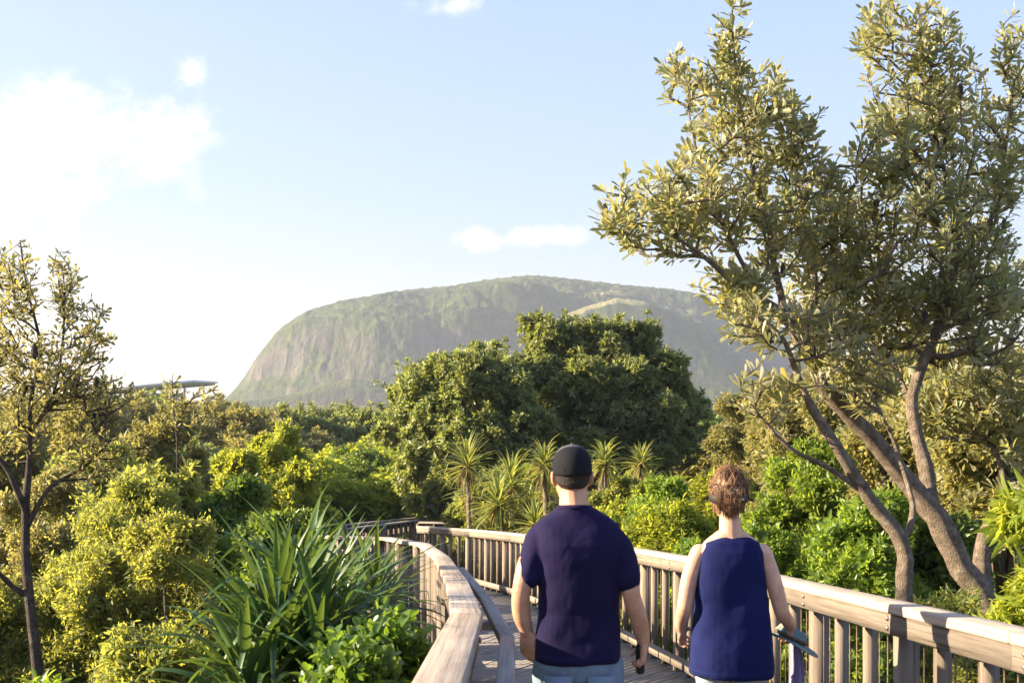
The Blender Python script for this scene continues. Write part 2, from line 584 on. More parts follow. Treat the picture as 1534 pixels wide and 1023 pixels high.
    s1 = N.n('ShaderNodeSeparateXYZ'); N.l(g.outputs['Normal'], s1.inputs[0])
    nbig = N.noise(tc.outputs['Object'], .012, 7, .62)
    nfine = N.noise(tc.outputs['Object'], .09, 6, .65)
    streak = N.noise(N.mapping(tc.outputs['Object'], (.07, .03, .012)), 1.0, 6, .6, .5)
    rock = N.ramp(streak, [(.32, (.045, .043, .036)), (.5, (.085, .078, .062)), (.68, (.16, .145, .115))])
    scrub = N.ramp(nfine, [(.3, (.016, .028, .010)), (.5, (.045, .064, .018)), (.7, (.095, .105, .032))])
    grass = N.ramp(nbig, [(.4, (.085, .09, .028)), (.6, (.15, .14, .045))])
    spz = N.n('ShaderNodeSeparateXYZ'); N.l(tc.outputs['Object'], spz.inputs[0])
    hi = N.math('MULTIPLY', N.math('SUBTRACT', spz.outputs[2], 70.0), .012, clamp=True)
    up = N.math('ADD', N.math('ADD', s1.outputs[2], hi), N.math('MULTIPLY', N.math('SUBTRACT', nfine, .5), .9))
    up = N.math('ADD', up, N.math('MULTIPLY', N.math('SUBTRACT', nbig, .5), 1.3))
    c = N.mix(N.ramp(up, [(.42, 0.0), (.66, 1.0)]), rock, scrub)
    sp = N.n('ShaderNodeSeparateXYZ'); N.l(tc.outputs['Object'], sp.inputs[0])
    # grass clearing on the shoulder
    gra = attr(N, 'gr').outputs['Fac']
    gf_ = N.math('MULTIPLY', N.math('SUBTRACT', N.math('ADD', gra, N.math('MULTIPLY', N.math('SUBTRACT', nfine, .5), .9)), .3), 3.5, clamp=True)
    c = N.mix(gf_, c, N.mix(nfine, (.16, .155, .06), (.25, .225, .10)))
    c = N.mix(N.math('MULTIPLY', N.ramp(nbig, [(.52, 0.0), (.62, 1.0)]), N.math('MULTIPLY', N.math('SUBTRACT', s1.outputs[2], .75), 3, clamp=True)), c, grass)
    p = N.n('ShaderNodeBsdfPrincipled'); N.l(c, p.inputs['Base Color']); p.inputs['Roughness'].default_value = .95
    p.inputs['Specular IOR Level'].default_value = .1
    b = N.n('ShaderNodeBump'); b.inputs['Strength'].default_value = 1; b.inputs['Distance'].default_value = 7
    N.l(N.math('ADD', N.math('MULTIPLY', streak, 1.0), N.math('MULTIPLY', nfine, .8)), b.inputs['Height']); N.l(b.outputs[0], p.inputs['Normal'])
    N.l(p.outputs[0], out.inputs['Surface'])
    tag(link('mountain', np_mesh('mountain', V, Fc, m, {'gr': gr_all.reshape(-1)}, smooth=True)), kind='structure')
    # slim mast on the summit
    q = P(806, 414, 1640)
    mb = MB(); mb.tube([(0, 0, -8), (0, 0, 3), (0, 0, 9)], [.7, .55, .3], 6); mb.tube([(-1.2, 0, 5.5), (1.2, 0, 5.5)], .35, 5); mb.tube([(-.8, 0, 7.5), (.8, 0, 7.5)], .3, 5)
    o = mb.build('radio_mast', plain_mat('mast paint', (.35, .35, .36)), loc=q)
    tag(o, 'thin radio mast on the summit of the mountain', 'mast')


build_mountain()


# ------------------------------------------------------------------ foliage tools
def unit(a):
    return a / np.maximum(1e-9, np.linalg.norm(a, axis=-1, keepdims=True))


def leaves(Pt, D, Nn, L, Wd, kind, rg, droop=.12):
    """vectorised leaves -> V, F(tris), v"""
    n = len(Pt)
    D = unit(D); Nn = Nn - D * (Nn * D).sum(1, keepdims=True); Nn = unit(Nn)
    S = np.cross(D, Nn)
    L = L[:, None]; Wd = Wd[:, None]
    dv = -Nn * L
    if kind == 'rhomb':
        q = [Pt, Pt + D * L * .52 + S * Wd * .5 + Nn * Wd * .12, Pt + D * L + dv * droop, Pt + D * L * .52 - S * Wd * .5 + Nn * Wd * .12]
        V = np.stack(q, 1).reshape(-1, 3)
        b = (np.arange(n) * 4)[:, None, None]
        Fc = (b + np.array([[0, 1, 2], [0, 2, 3]])[None]).reshape(-1, 3)
        k = 4
    else:
        if kind == 'obov': ws, ls = (.30, .85, 1.0), (.28, .62, .84)
        elif kind == 'round': ws, ls = (.8, 1.0, .75), (.25, .55, .85)
        else: ws, ls = (.75, 1.0, .6), (.25, .5, .8)
        q = [Pt]
        for w_, l_ in zip(ws, ls):
            c = Pt + D * L * l_ + dv * droop * l_ * l_
            q += [c + S * Wd * w_ * .5 + Nn * Wd * .10, c - Nn * Wd * .04, c - S * Wd * w_ * .5 + Nn * Wd * .10]
        q.append(Pt + D * L + dv * droop)
        V = np.stack(q, 1).reshape(-1, 3)
        b = (np.arange(n) * 11)[:, None, None]
        T = [[0, 1, 2], [0, 2, 3]]
        for r in (1, 4):
            T += [[r, r + 3, r + 4], [r, r + 4, r + 1], [r + 1, r + 4, r + 5], [r + 1, r + 5, r + 2]]
        T += [[7, 10, 8], [8, 10, 9]]
        Fc = (b + np.array(T)[None]).reshape(-1, 3)
        k = 11
    v = np.repeat(rg.random(n), k)
    return V, Fc, v


def rosettes(C, A, k, L, Wd, th, kind, rg, droop=.12, jit=.02, stem=0.0):
    """k leaves round each centre C with axis A"""
    n = len(C)
    A = unit(A)
    r = unit(rg.normal(size=(n, 3))); r = unit(r - A * (r * A).sum(1, keepdims=True)); b = np.cross(A, r)
    C2 = np.repeat(C, k, 0); A2 = np.repeat(A, k, 0); r2 = np.repeat(r, k, 0); b2 = np.repeat(b, k, 0)
    ph = (np.tile(np.arange(k), n) * 2.39996 + rg.normal(scale=.25, size=n * k))[:, None]
    fr = np.tile((np.arange(k) + .5) / k, n)
    t = (th[0] + (th[1] - th[0]) * fr + rg.normal(scale=.12, size=n * k))[:, None]
    rad = r2 * np.cos(ph) + b2 * np.sin(ph)
    D = A2 * np.cos(t) + rad * np.sin(t)
    Nn = A2 * np.sin(t) - rad * np.cos(t) + rg.normal(scale=.25, size=(n * k, 3))
    base = C2 - A2 * (stem * fr)[:, None] + rg.normal(scale=jit, size=(n * k, 3))
    cs = np.repeat(rg.uniform(.6, 1.4, n), k)
    Ls = L * rg.uniform(.65, 1.15, n * k) * cs; Ws = Wd * rg.uniform(.8, 1.2, n * k) * cs ** .7
    V, Fc, v = leaves(base, D, Nn, Ls, Ws, kind, rg, droop)
    f = 2.2 / max(.3, float(np.ptp(C[:, 0])) / 4)
    low = np.sin(C[:, 0] * f + 1.3 * np.sin(C[:, 2] * f * 1.3)) * np.sin(C[:, 1] * f * 1.2 + 2) * np.sin(C[:, 2] * f * 1.5 + 1)
    cv = np.repeat(.5 * rg.random(n) + .22 * low, k)
    nv = len(v) // len(cv)
    v = np.clip(np.repeat(cv, nv) + .5 * v + .02, 0, 1)
    return V, Fc, v


def crown_points(lobes, n, rg, shell=(.72, 1.04), upb=.25, squash=.85):
    lb = np.asarray(lobes, float)
    w = lb[:, 3] ** 2; w /= w.sum()
    out_p = []; out_a = []; got = 0
    gf = 4.2 / max(.15, float(np.median(lb[:, 3])) * 1.5); ph = rg.uniform(0, 6, 3)
    while got < n:
        i = rg.choice(len(lb), size=n, p=w)
        d = rg.normal(size=(n, 3)); d[:, 2] += upb; d = unit(d)
        r = lb[i, 3] * (shell[0] + (shell[1] - shell[0]) * rg.random(n) ** .6)
        # uneven surface
        r *= 1 + .16 * np.sin(d[:, 0] * 7 + i) * np.sin(d[:, 1] * 8 + i * 2) * np.sin(d[:, 2] * 6 + i)
        q = lb[i, :3] + d * r[:, None] * np.array([1, 1, squash])
        # drop those deep within another lobe
        dd = np.linalg.norm((q[:, None, :] - lb[None, :, :3]) / np.array([1, 1, squash]), axis=2) / lb[None, :, 3]
        keep = dd.min(1) > .62
        g = gf * q + ph
        gap = np.sin(g[:, 0] + 1.7 * np.sin(g[:, 1] * .8)) * np.sin(g[:, 1] + 1.5 * np.sin(g[:, 2] * .9)) + .6 * np.sin(g[:, 2] * 1.9 + g[:, 0]) * np.sin(g[:, 0] * 2.3 + 1)
        keep &= gap > -.42
        q = q[keep]; d = d[keep]
        out_p.append(q); out_a.append(d); got += len(q)
    return np.concatenate(out_p)[:n], np.concatenate(out_a)[:n]


def sublobe(L, rg, k=6, rs=(.24, .46), main=.74):
    """break each lobe into uneven clumps"""
    out = []
    for (x, y, z, r) in L:
        out.append((x, y, z, r * main))
        for i in range(k):
            d = rg.normal(size=3); d[2] = d[2] * .9 + .25; d /= np.linalg.norm(d)
            rr = r * rg.uniform(*rs); o = r * rg.uniform(.62, .95)
            out.append((x + d[0] * o, y + d[1] * o, z + d[2] * o * .9, rr))
    return out


def random_lobes(w, h, m_, rg, base=.35, rmin=.16, rmax=.28):
    """lobes filling a dome of width w and height h standing on z=0"""
    L = [(0, 0, h * .55, min(w, h) * .30)]
    for i in range(m_):
        a = i * 2.39996 + rg.uniform(-.3, .3)
        t = (i + .5) / m_
        e = math.asin(min(1, max(-.2, 1 - t * 1.15)))
        r = w * rg.uniform(rmin, rmax)
        R = (w / 2 - r * .75)
        L.append((math.cos(a) * math.cos(e) * R, math.sin(a) * math.cos(e) * R, h * base + (h * (1 - base) - r * .8) * math.sin(e) * rg.uniform(.85, 1.0), r))
    return L


SP = {  # species: material, leaves per cluster, length, width, theta, kind, cluster axis noise, droop
    'banksia': ('banksia', 11, .125, .034, (.35, 1.35), 'obov', .5, .1),
    'banksia_far': ('banksia_far', 7, .16, .05, (.35, 1.35), 'rhomb', .5, .1),
    'golden': ('golden', 9, .048, .0145, (.3, 1.45), 'lance', .9, .15),
    'banksia_g': ('banksia_gold', 10, .125, .034, (.35, 1.35), 'obov', .6, .1),
    'golden_far': ('golden', 5, .17, .08, (.3, 1.4), 'rhomb', .7, .15),
    'yellowgreen': ('yellowgreen', 6, .15, .075, (.4, 1.4), 'rhomb', .5, .15),
    'green': ('green', 6, .12, .06, (.4, 1.4), 'rhomb', .6, .15),
    'bright': ('bright', 8, .088, .032, (.3, 1.3), 'lance', .6, .2),
    'round': ('shrub', 9, .046, .025, (.25, 1.25), 'round', .4, .1),
    'pinnate': ('yellowgreen', 13, .13, .028, (1.0, 1.5), 'lance', .5, .35),
    'darkgreen': ('darkgreen', 9, .20, .08, (.5, 1.35), 'rhomb', .45, .1),
    'greyolive': ('darkgreen', 5, .10, .05, (.4, 1.4), 'rhomb', .7, .15),
    'fern': ('yellowgreen', 8, .09, .014, (.6, 1.5), 'rhomb', .7, .3),
}


def crown_mesh(name, lobes, n, sp, rg, scale=1.0, shell=(.72, 1.04), upb=.3):
    mat, k, L, Wd, th, kind, ax, droop = SP[sp]
    C, A = crown_points(lobes, n, rg, shell, upb)
    # leafy shoots standing out of the outline
    ns = max(6, int(n * .035)); rm = float(np.mean([q[3] for q in lobes]))
    pick = C[rg.choice(len(C), ns)]; pa = unit(A[rg.choice(len(C), ns)] * 0 + np.array([0, 0, .9]) + rg.normal(scale=.55, size=(ns, 3)))
    ln = rm * rg.uniform(.5, 1.7, ns)
    ext = [pick + pa * (ln * t)[:, None] + rg.normal(scale=.03 * scale, size=(ns, 3)) for t in (.2, .45, .7, .88, 1.0)]
    C = np.concatenate([C] + ext); A = np.concatenate([A] + [pa] * 5)
    A = unit(A + np.array([0, 0, .35]) + rg.normal(scale=ax, size=A.shape))
    V, Fc, v = rosettes(C, A, k, L * scale, Wd * scale, th, kind, rg, droop, jit=.03 * scale)
    return np_mesh(name, V, Fc, M[mat], {'v': v}), C[:n]


def limbs_mesh(name, base_r, lobes, C, rg, mat, ntw=60, h0=0.0):
    """trunk with limbs to each lobe and twigs to some leaf clusters"""
    mb = MB()
    L = np.asarray(lobes)
    top = max(L[:, 2]) * .4 + h0
    mb.tube([(0, 0, -.4), (.03, 0, top * .5), (0, .02, top)], [base_r * 1.2, base_r, base_r * .8], 7)
    for lx, ly, lz, lr in L:
        st = Vector((0, .02, top * rg.uniform(.4, 1))); e = Vector((lx, ly, lz))
        m1 = st.lerp(e, .5) + Vector((rg.normal() * .1, rg.normal() * .1, .1 * lz)) * min(1, lr)
        mb.tube([st, m1, e], [base_r * .6, base_r * .42, base_r * .15], 5)
    for q in C[rg.choice(len(C), min(ntw, len(C)), replace=False)]:
        j = np.argmin(np.linalg.norm(L[:, :3] - q, axis=1))
        a = Vector(L[j, :3]); b = Vector(q)
        mb.tube([a, a.lerp(b, .5) + Vector(rg.normal(scale=.04, size=3)), b], [base_r * .16, base_r * .11, base_r * .05], 4, cap=False)
    return mb.mesh(name, M[mat], True)


def make_tree(kind, loc, w, h, sp, n, rg, lobes_n=9, scale=1.0, bark='bark_dark', base=.3, r=None, rmin=.16, rmax=.28, upb=.3, ntw=60, lobes=None, sub=6, shell=(.55, 1.12), main=.74):
    lobes = lobes or random_lobes(w, h, lobes_n, rg, base, rmin, rmax)
    cm, C = crown_mesh('crown', sublobe(lobes, rg, sub, main=main), n, sp, rg, scale, shell=shell, upb=upb)
    tm = limbs_mesh('trunk', r or max(.03, w * .02), lobes, C, rg, bark, ntw)
    t = empty(kind, loc)
    link('trunk', tm, t); link('crown', cm, t)
    return t


# ------------------------------------------------------------------ boardwalk and railings
LP = [(-.28, -1.5), (-.22, 1), (-.19, 3.04), (-.19, 5.05), (-.33, 7.2), (-.62, 10.6), (-1.04, 14.2), (-1.75, 16.9), (-3.1, 18.2), (-5.2, 19.3)]
RP = [(2.05, -1.5), (1.97, 1.5), (1.84, 4.3), (1.71, 7.27), (1.55, 10.4), (1.22, 13.2), (.60, 16.4), (.02, 19.6), (-.75, 22.6), (-1.95, 25.2), (-5.2, 26.4)]


def resample(pts, step):
    pts = [Vector((p[0], p[1], 0)) for p in pts]
    out = []; acc = 0; nxt = 0
    for a, b in zip(pts[:-1], pts[1:]):
        L = (b - a).length
        while nxt <= acc + L + 1e-6:
            t = (nxt - acc) / L
            out.append((a.lerp(b, t), (b - a).normalized()))
            nxt += step
        acc += L
    return out


def plen(pts):
    return sum((Vector(b) - Vector(a)).length for a, b in zip(pts[:-1], pts[1:]))


def build_deck():
    root = empty('boardwalk'); tag(root, kind='structure')
    n = 210
    l = resample(LP, plen(LP) / n); r = resample(RP, plen(RP) / n)
    mb = MB()
    for i in range(min(len(l), len(r)) - 1):
        ls = (l[i + 1][0] - l[i][0]); rs = (r[i + 1][0] - r[i][0])
        g = .006
        a0 = l[i][0] + ls.normalized() * g; a1 = l[i + 1][0]
        b0 = r[i][0] + rs.normalized() * g; b1 = r[i + 1][0]
        ext = (b0 - a0).normalized() * .06
        a0 = a0 - ext; a1 = a1 - ext; b0 = b0 + ext; b1 = b1 + ext
        jz = random.Random(i).uniform(-.003, .003)
        z = lambda p, o: Vector((p.x, p.y, deck_z(p.y) + o + jz))
        ca = [z(a0, -.035), z(a1, -.035), z(a1, 0), z(a0, 0)]
        cb = [z(b0, -.035), z(b1, -.035), z(b1, 0), z(b0, 0)]
        mb.prism(ca, cb, random.Random(i + 500).random() * 60)
    mb.build('deck', M['wood_deck'], root)
    bm_ = MB()
    for path, off in ((LP, .12), (RP, -.12)):
        pts = [(Vector((p.x, p.y, deck_z(p.y) - .16)) + Vector((t.y, -t.x, 0)) * off) for p, t in resample(path, 1.2)]
        for a, b in zip(pts[:-1], pts[1:]):
            bm_.board(a, b, .07, .22)
    for (p, t), (q, u) in list(zip(resample(LP, 2.6), resample(RP, 2.75))):
        for c in (p, q):
            bm_.tube([(c.x, c.y, deck_z(c.y) - .27), (c.x, c.y, ground_z(c.x, c.y) - .5)], .08, 8)
    bm_.build('bearer', M['wood_dark'], root)


build_deck()


def build_railing(name, path, side, label, step=.45, cap_h=1.05, group=None, rods=True, handrail=None, zf=deck_z, wm='wood', cap_m='wood_cap', capw=.135, phase=0):
    """side +1: outside is to the right of travel"""
    pp = [Vector((p[0], p[1], 0)) for p in path]
    root = empty(name, (pp[0].x, pp[0].y, zf(pp[0].y)))
    org = root.location.copy()
    tag(root, label, 'railing', group)
    n = len(pp)
    def off(i, o):
        t = Vector((0, 0, 0))
        if i > 0: t += (pp[i] - pp[i - 1]).normalized()
        if i < n - 1: t += (pp[i + 1] - pp[i]).normalized()
        t.normalize(); nn = Vector((t.y, -t.x, 0))
        c = 1.0
        if 0 < i < n - 1:
            c = 1 / max(.5, abs(t.dot((pp[i + 1] - pp[i]).normalized())))
        return pp[i] + nn * o * c
    for i in range(n - 1):          # one cap board per straight run
        mb = MB()
        a, b = -capw / 2, capw / 2
        q = []
        for j, sgn in ((i, 1), (i + 1, -1)):
            sh = (pp[i + 1] - pp[i]).normalized() * .003 * sgn
            lo, hi = off(j, a) + sh, off(j, b) + sh
            z = zf(pp[j].y) + cap_h
            q.append([Vector((lo.x, lo.y, z - .045)), Vector((hi.x, hi.y, z - .045)), Vector((hi.x, hi.y, z)), Vector((lo.x, lo.y, z))])
        q = [[v - org for v in r] for r in q]
        # bevelled edges: outer box plus chamfer ring
        def inset(r, k):
            c = sum(r, Vector()) / 4
            return r
        mb.prism(q[0], q[1])
        o = mb.build('cap_rail', M[cap_m], root)
        bv = o.modifiers.new('bevel', 'BEVEL'); bv.width = .007; bv.segments = 2; bv.limit_method = 'ANGLE'
        mb = MB()
        for (w0, w1, z0, z1) in ((.012, .052, -.14, -.047), (.012, .052, .06, .15)):
            q = []
            for j, sgn in ((i, 1), (i + 1, -1)):
                lo, hi = off(j, -side * w0), off(j, -side * w1)
                z = zf(pp[j].y) + (cap_h if z0 < 0 else 0)
                q.append([Vector((lo.x, lo.y, z + z0)), Vector((hi.x, hi.y, z + z0)), Vector((hi.x, hi.y, z + z1)), Vector((lo.x, lo.y, z + z1))])
            mb.prism([v - org for v in q[0]], [v - org for v in q[1]])
        mb.build('side_rail', M[wm], root)
    bmb = MB(); bmb.tube([(0, 0, 0), (.006, 0, 0), (.010, 0, 0)], [.013, .013, .008], 8)
    bolt = bmb.mesh('bolt', M['bolt'], True)
    bal = MB(); rod = MB(); post_pts = []
    pmesh = None
    k = phase
    lim = 90
    for (p, t) in resample(path, step):
        nn = Vector((t.y, -t.x, 0)) * side
        z = zf(p.y)
        wide = (k % 3 == 0)
        k += 1
        pw = .09 if wide else .036
        dd = .09 if wide else .065
        c = Vector((p.x, p.y, 0)) + nn * (dd / 2 - .01)
        mb = MB()
        top = z + cap_h - .047
        bot = z - (.35 if wide else .05)
        rr = random.Random(k * 7 + n)
        sd = t * pw / 2; fd = nn * dd / 2
        a = [c - sd - fd, c + sd - fd, c + sd + fd, c - sd + fd]
        mb.prism([Vector((v.x, v.y, bot)) - org for v in a], [Vector((v.x, v.y, top)) - org for v in a], rr.random() * 40)
        mb.build('post' if wide else 'baluster', M[wm], root)
        if wide and rods:
            for zz in (cap_h - .07, cap_h - .115):
                bo = link('bolt', bolt, root, Vector((p.x, p.y, z + zz)) - nn * .052 - org)
                bo.rotation_euler = (0, 0, math.atan2(-nn.y, -nn.x))
        if rods:
            for s_ in (1, 2, 3):
                q = Vector((p.x, p.y, 0)) + t * step * s_ / 4 + nn * .03
                rod.tube([Vector((q.x, q.y, z + .1)) - org, Vector((q.x, q.y, z + cap_h - .1)) - org], .004, 4)
    if rods:
        rod.build('rod_infill', M['wire'], root)
    if handrail:
        mb = MB(); a, b = handrail
        for i in range(a, b):
            q0 = off(i, -side * .17); q1 = off(i + 1, -side * .17)
            z0 = zf(pp[i].y) + .93; z1 = zf(pp[i + 1].y) + .93
            mb.board(Vector((q0.x, q0.y, z0)) - org, Vector((q1.x, q1.y, z1)) - org, .062, .045)
            for f in (.5,):
                q = q0.lerp(q1, f); w_ = off(i, 0).lerp(off(i + 1, 0), f); zz = z0 + (z1 - z0) * f
                mb.board(Vector((q.x, q.y, zz - .045)) - org, Vector((w_.x, w_.y, zz - .045)) - org, .05, .04)
        o = mb.build('handrail', M['wood_deck'], root)
        bv = o.modifiers.new('bevel', 'BEVEL'); bv.width = .006; bv.segments = 2
    return root


build_railing('timber_railing', LP[1:], -1, 'pale timber railing curving along the left side of the boardwalk beside the strappy plants', handrail=(0, 4), rods=True)
build_railing('timber_railing', RP[1:-1], 1, 'long sunlit timber railing on the right side of the boardwalk behind the two walkers', rods=True)
# the walkway's next legs, seen beyond the bend


def far_rail(p0, d0, p1, d1, label, step=.5):
    a = P(p0[0], p0[1], d0); b = P(p1[0], p1[1], d1)
    zf = lambda y: a[2] + (b[2] - a[2]) * (y - a[1]) / (b[1] - a[1]) - 1.05
    build_railing('timber_railing', [(a[0], a[1]), tuple((a[:2] + b[:2]) / 2), (b[0], b[1])], 1, label, rods=False, zf=zf, wm='wood_dark', cap_m='wood_deck', step=step)


far_rail((520, 791), 27.5, (626, 778), 34, 'lower of the two grey far railings beyond the bend of the boardwalk')
far_rail((515, 785), 30, (673, 770), 41, 'upper dark far railing beyond the bend of the boardwalk')
far_rail((630, 782), 33.5, (678, 773), 40, 'short pale far railing beside the tall pandanus at the bend', .8)
far_rail((628, 781), 32, (728, 783), 31, 'dark far railing running right behind the bend of the boardwalk')
d_ = MB()
for (a, b, w_) in ((P(500, 836, 28), P(650, 812, 37), 1.9),):
    d_.board(a, b, w_, .05)
tag(d_.build('far_boardwalk', M['wood_deck']), kind='structure')


# ------------------------------------------------------------------ hero trees grown on drawn limbs
def grow(branches, targets, rg, tip=.0045, wiggle=.05, maxr=.03):
    """branches: list of polylines [(px,py,d,r)]; targets (n,3). Returns MB of bark, and twig end directions"""
    mb = MB(); nodes = []; nd_dir = []
    for br in branches:
        pts = [P(*q[:3]) for q in br]; rad = [q[3] * .84 for q in br]
        fine = []; fr = []
        for i in range(len(pts) - 1):         # Catmull-Rom subdivision
            p0, p1, p2, p3 = pts[max(0, i - 1)], pts[i], pts[i + 1], pts[min(len(pts) - 1, i + 2)]
            for s_ in range(4):
                t = s_ / 4
                fine.append(.5 * ((2 * p1) + (-p0 + p2) * t + (2 * p0 - 5 * p1 + 4 * p2 - p3) * t * t + (-p0 + 3 * p1 - 3 * p2 + p3) * t ** 3))
                fr.append((rad[i] * (1 - t) + rad[i + 1] * t) * (1 + .035 * rg.normal()))
        fine.append(pts[-1]); fr.append(rad[-1])
        fine = [q + rg.normal(scale=min(.006, r * .05), size=3) for q, r in zip(fine, fr)]
        mb.tube(fine, fr, 12)
        # knots
        for q, r in zip(fine, fr):
            if r < maxr * 1.6: nodes.append((q, r))
    N0 = np.array([q for q, r in nodes])
    par = [-1] * len(N0); pos = [q for q in N0]; isroot = [True] * len(N0)
    dist = np.min(np.linalg.norm(targets[:, None] - N0[None], axis=2), axis=1)
    ends = []; axes = []
    order = np.argsort(dist)
    arr = np.zeros((len(N0) + len(targets) * 4, 3)); arr[:len(N0)] = N0; cnt = len(N0)
    parent = np.full(len(arr), -1); load = np.zeros(len(arr))
    for j in order:
        t = targets[j]
        dd = np.linalg.norm(arr[:cnt] - t, axis=1) + np.where(arr[:cnt, 2] > t[2], .25, 0)
        i = int(np.argmin(dd)); s = arr[i]; L = np.linalg.norm(t - s)
        ns = max(1, min(4, int(L / .12))); prev = i
        sag = rg.normal(scale=wiggle, size=3) * L
        for k in range(1, ns + 1):
            f = k / ns
            q = s + (t - s) * f + sag * math.sin(f * math.pi) * .6 + np.array([0, 0, -.10 * L * math.sin(f * math.pi)])
            if k == ns: q = t
            arr[cnt] = q; parent[cnt] = prev; prev = cnt; cnt += 1
        ends.append(prev)
        q = prev
        while q >= 0 and parent[q] >= 0:
            load[q] += 1; q = parent[q]
        a = arr[prev] - arr[parent[prev]]
        axes.append(a / max(1e-6, np.linalg.norm(a)))
    for i in range(len(N0), cnt):
        r1 = tip * max(1, load[i]) ** .45
        pi = parent[i]
        r0 = max(r1, tip * max(1, load[pi]) ** .45 if pi >= len(N0) else r1 * 1.1)
        mb.tube([arr[pi], arr[i]], [min(maxr, r0), min(maxr, r1)], 5, cap=False)
    return mb, arr[ends], np.array(axes)


def targets_from(ell, rg):
    out = []
    for (cx, cy, rx, ry, d, rd, n) in ell:
        q = rg.normal(size=(n, 3)); q = unit(q) * (rg.random((n, 1)) ** .42)
        for a in q:
            out.append(P(cx + a[0] * rx, cy + a[1] * ry, d + a[2] * rd))
    return np.array(out)


def hero_tree(kind, branches, ell, label, rg, k=11, L=.125, Wd=.032, mat='banksia', bark='bark', lean=.35, cat='tree', th=(.3, 1.35), droop=.1, tip=.0038, cones=0, mult=1.0):
    t0 = targets_from([q[:6] + (int(q[6] * mult),) for q in ell], rg)
    mb, E, A = grow(branches, t0, rg, tip)
    b0 = Vector(P(*branches[0][0][:3]))
    root = empty(kind, b0)
    for i in range(len(mb.v)): mb.v[i] = tuple(Vector(mb.v[i]) - b0)
    mb.build('trunk', M[bark], root, smooth=True)
    E = E - np.array(b0)
    A = unit(A + np.array([0, 0, lean]) + rg.normal(scale=.25, size=A.shape))
    V, Fc, v = rosettes(E, A, k, L, Wd, th, 'obov', rg, droop, jit=.008, stem=.10)
    link('crown', np_mesh('crown', V, Fc, M[mat], {'v': v}), root)
    if cones:
        cm = MB(); cm.tube([(0, 0, -.02), (0, 0, 0), (0, 0, .06), (0, 0, .09)], [.012, .024, .022, .008], 8)
        cme = cm.mesh('seed_cone', M['bark_dark'], True)
        for q in E[rg.choice(len(E), cones, replace=False)]:
            link('seed_cone', cme, root, Vector(q))
    tag(root, label, cat)
    return root


rg = np.random.default_rng(11)
A_main = [(1520, 1200, 9.8, .17), (1486, 930, 9.7, .135), (1442, 850, 9.7, .12), (1402, 775, 9.7, .112), (1360, 722, 9.7, .095), (1300, 650, 9.6, .082), (1240, 588, 9.5, .07), (1207, 522, 9.4, .06), (1178, 478, 9.4, .052), (1140, 447, 9.3, .036), (1100, 425, 9.2, .028), (1055, 385, 9.1, .02), (1000, 350, 9.0, .012), (950, 335, 8.9, .007)]
A2 = [(1400, 778, 9.72, .085), (1386, 700, 9.9, .072), (1366, 610, 10, .06), (1382, 548, 10, .052), (1408, 480, 10, .042), (1430, 400, 10, .034), (1425, 300, 10, .026), (1400, 200, 10, .018), (1385, 100, 10, .01), (1380, 40, 10, .006)]
A3 = [(1178, 478, 9.4, .036), (1160, 400, 9.5, .032), (1150, 330, 9.6, .026), (1125, 240, 9.6, .018), (1105, 140, 9.6, .011), (1098, 50, 9.6, .006)]
A4 = [(1207, 522, 9.4, .03), (1222, 430, 9.7, .025), (1205, 340, 9.8, .018), (1190, 230, 9.8, .01)]
A5 = [(1408, 480, 10, .032), (1465, 390, 10.2, .025), (1500, 260, 10.3, .018), (1520, 120, 10.4, .01)]
A6 = [(1140, 447, 9.3, .025), (1090, 350, 9.2, .018), (1050, 250, 9.3, .012), (1030, 160, 9.3, .007)]
A7 = [(1366, 610, 10, .035), (1330, 520, 10.3, .026), (1310, 420, 10.4, .018), (1290, 300, 10.3, .01)]
ellA = [(1110, 175, 95, 85, 9.6, .9, 130), (1095, 60, 32, 75, 9.6, .25, 26), (1035, 120, 60, 45, 9.4, .4, 26), (985, 320, 85, 70, 9.1, .6, 70), (925, 340, 40, 30, 9, .3, 14), (1070, 300, 90, 95, 9.4, .8, 120), (1180, 320, 75, 110, 9.8, .9, 120), (1195, 200, 45, 70, 9.8, .4, 34),
        (1350, 190, 75, 100, 10, .9, 120), (1320, 50, 40, 70, 10, .4, 34), (1385, 60, 45, 60, 10, .4, 36), (1430, 150, 60, 90, 10.2, .7, 70), (1410, 320, 110, 120, 10, 1.1, 190), (1512, 190, 35, 130, 10.4, .6, 70), (1290, 330, 60, 110, 10.2, .9, 80), (1320, 450, 120, 80, 10.3, .9, 210), (1470, 440, 100, 110, 10.4, .9, 210), (1230, 470, 70, 50, 9.8, .6, 70), (1252, 370, 45, 80, 9.9, .6, 60), (1245, 270, 25, 50, 9.9, .4, 14),
        (1100, 425, 65, 35, 9.2, .5, 40), (1520, 60, 25, 40, 10.4, .4, 10)]
hero_tree('banksia_tree', [A_main, A2, A3, A4, A5, A6, A7], ellA, 'tall forked banksia tree with silvery leaves and a leaning trunk right of the woman', rg, k=11, L=.108, Wd=.029, cones=18, mult=1.2)
B = [(1362, 1180, 9.0, .09), (1356, 892, 9.0, .076), (1350, 812, 9.0, .07), (1302, 747, 9.0, .058), (1252, 667, 8.9, .048), (1214, 607, 8.9, .038), (1192, 555, 8.9, .028), (1168, 500, 8.8, .018), (1120, 470, 8.8, .010)]
B2 = [(1296, 738, 9, .03), (1240, 700, 8.9, .024), (1185, 672, 8.8, .018), (1140, 625, 8.8, .012), (1110, 585, 8.8, .006)]
B3 = [(1350, 812, 9, .035), (1368, 770, 9.1, .03), (1355, 710, 9.2, .022), (1330, 640, 9.3, .014), (1290, 560, 9.4, .008)]
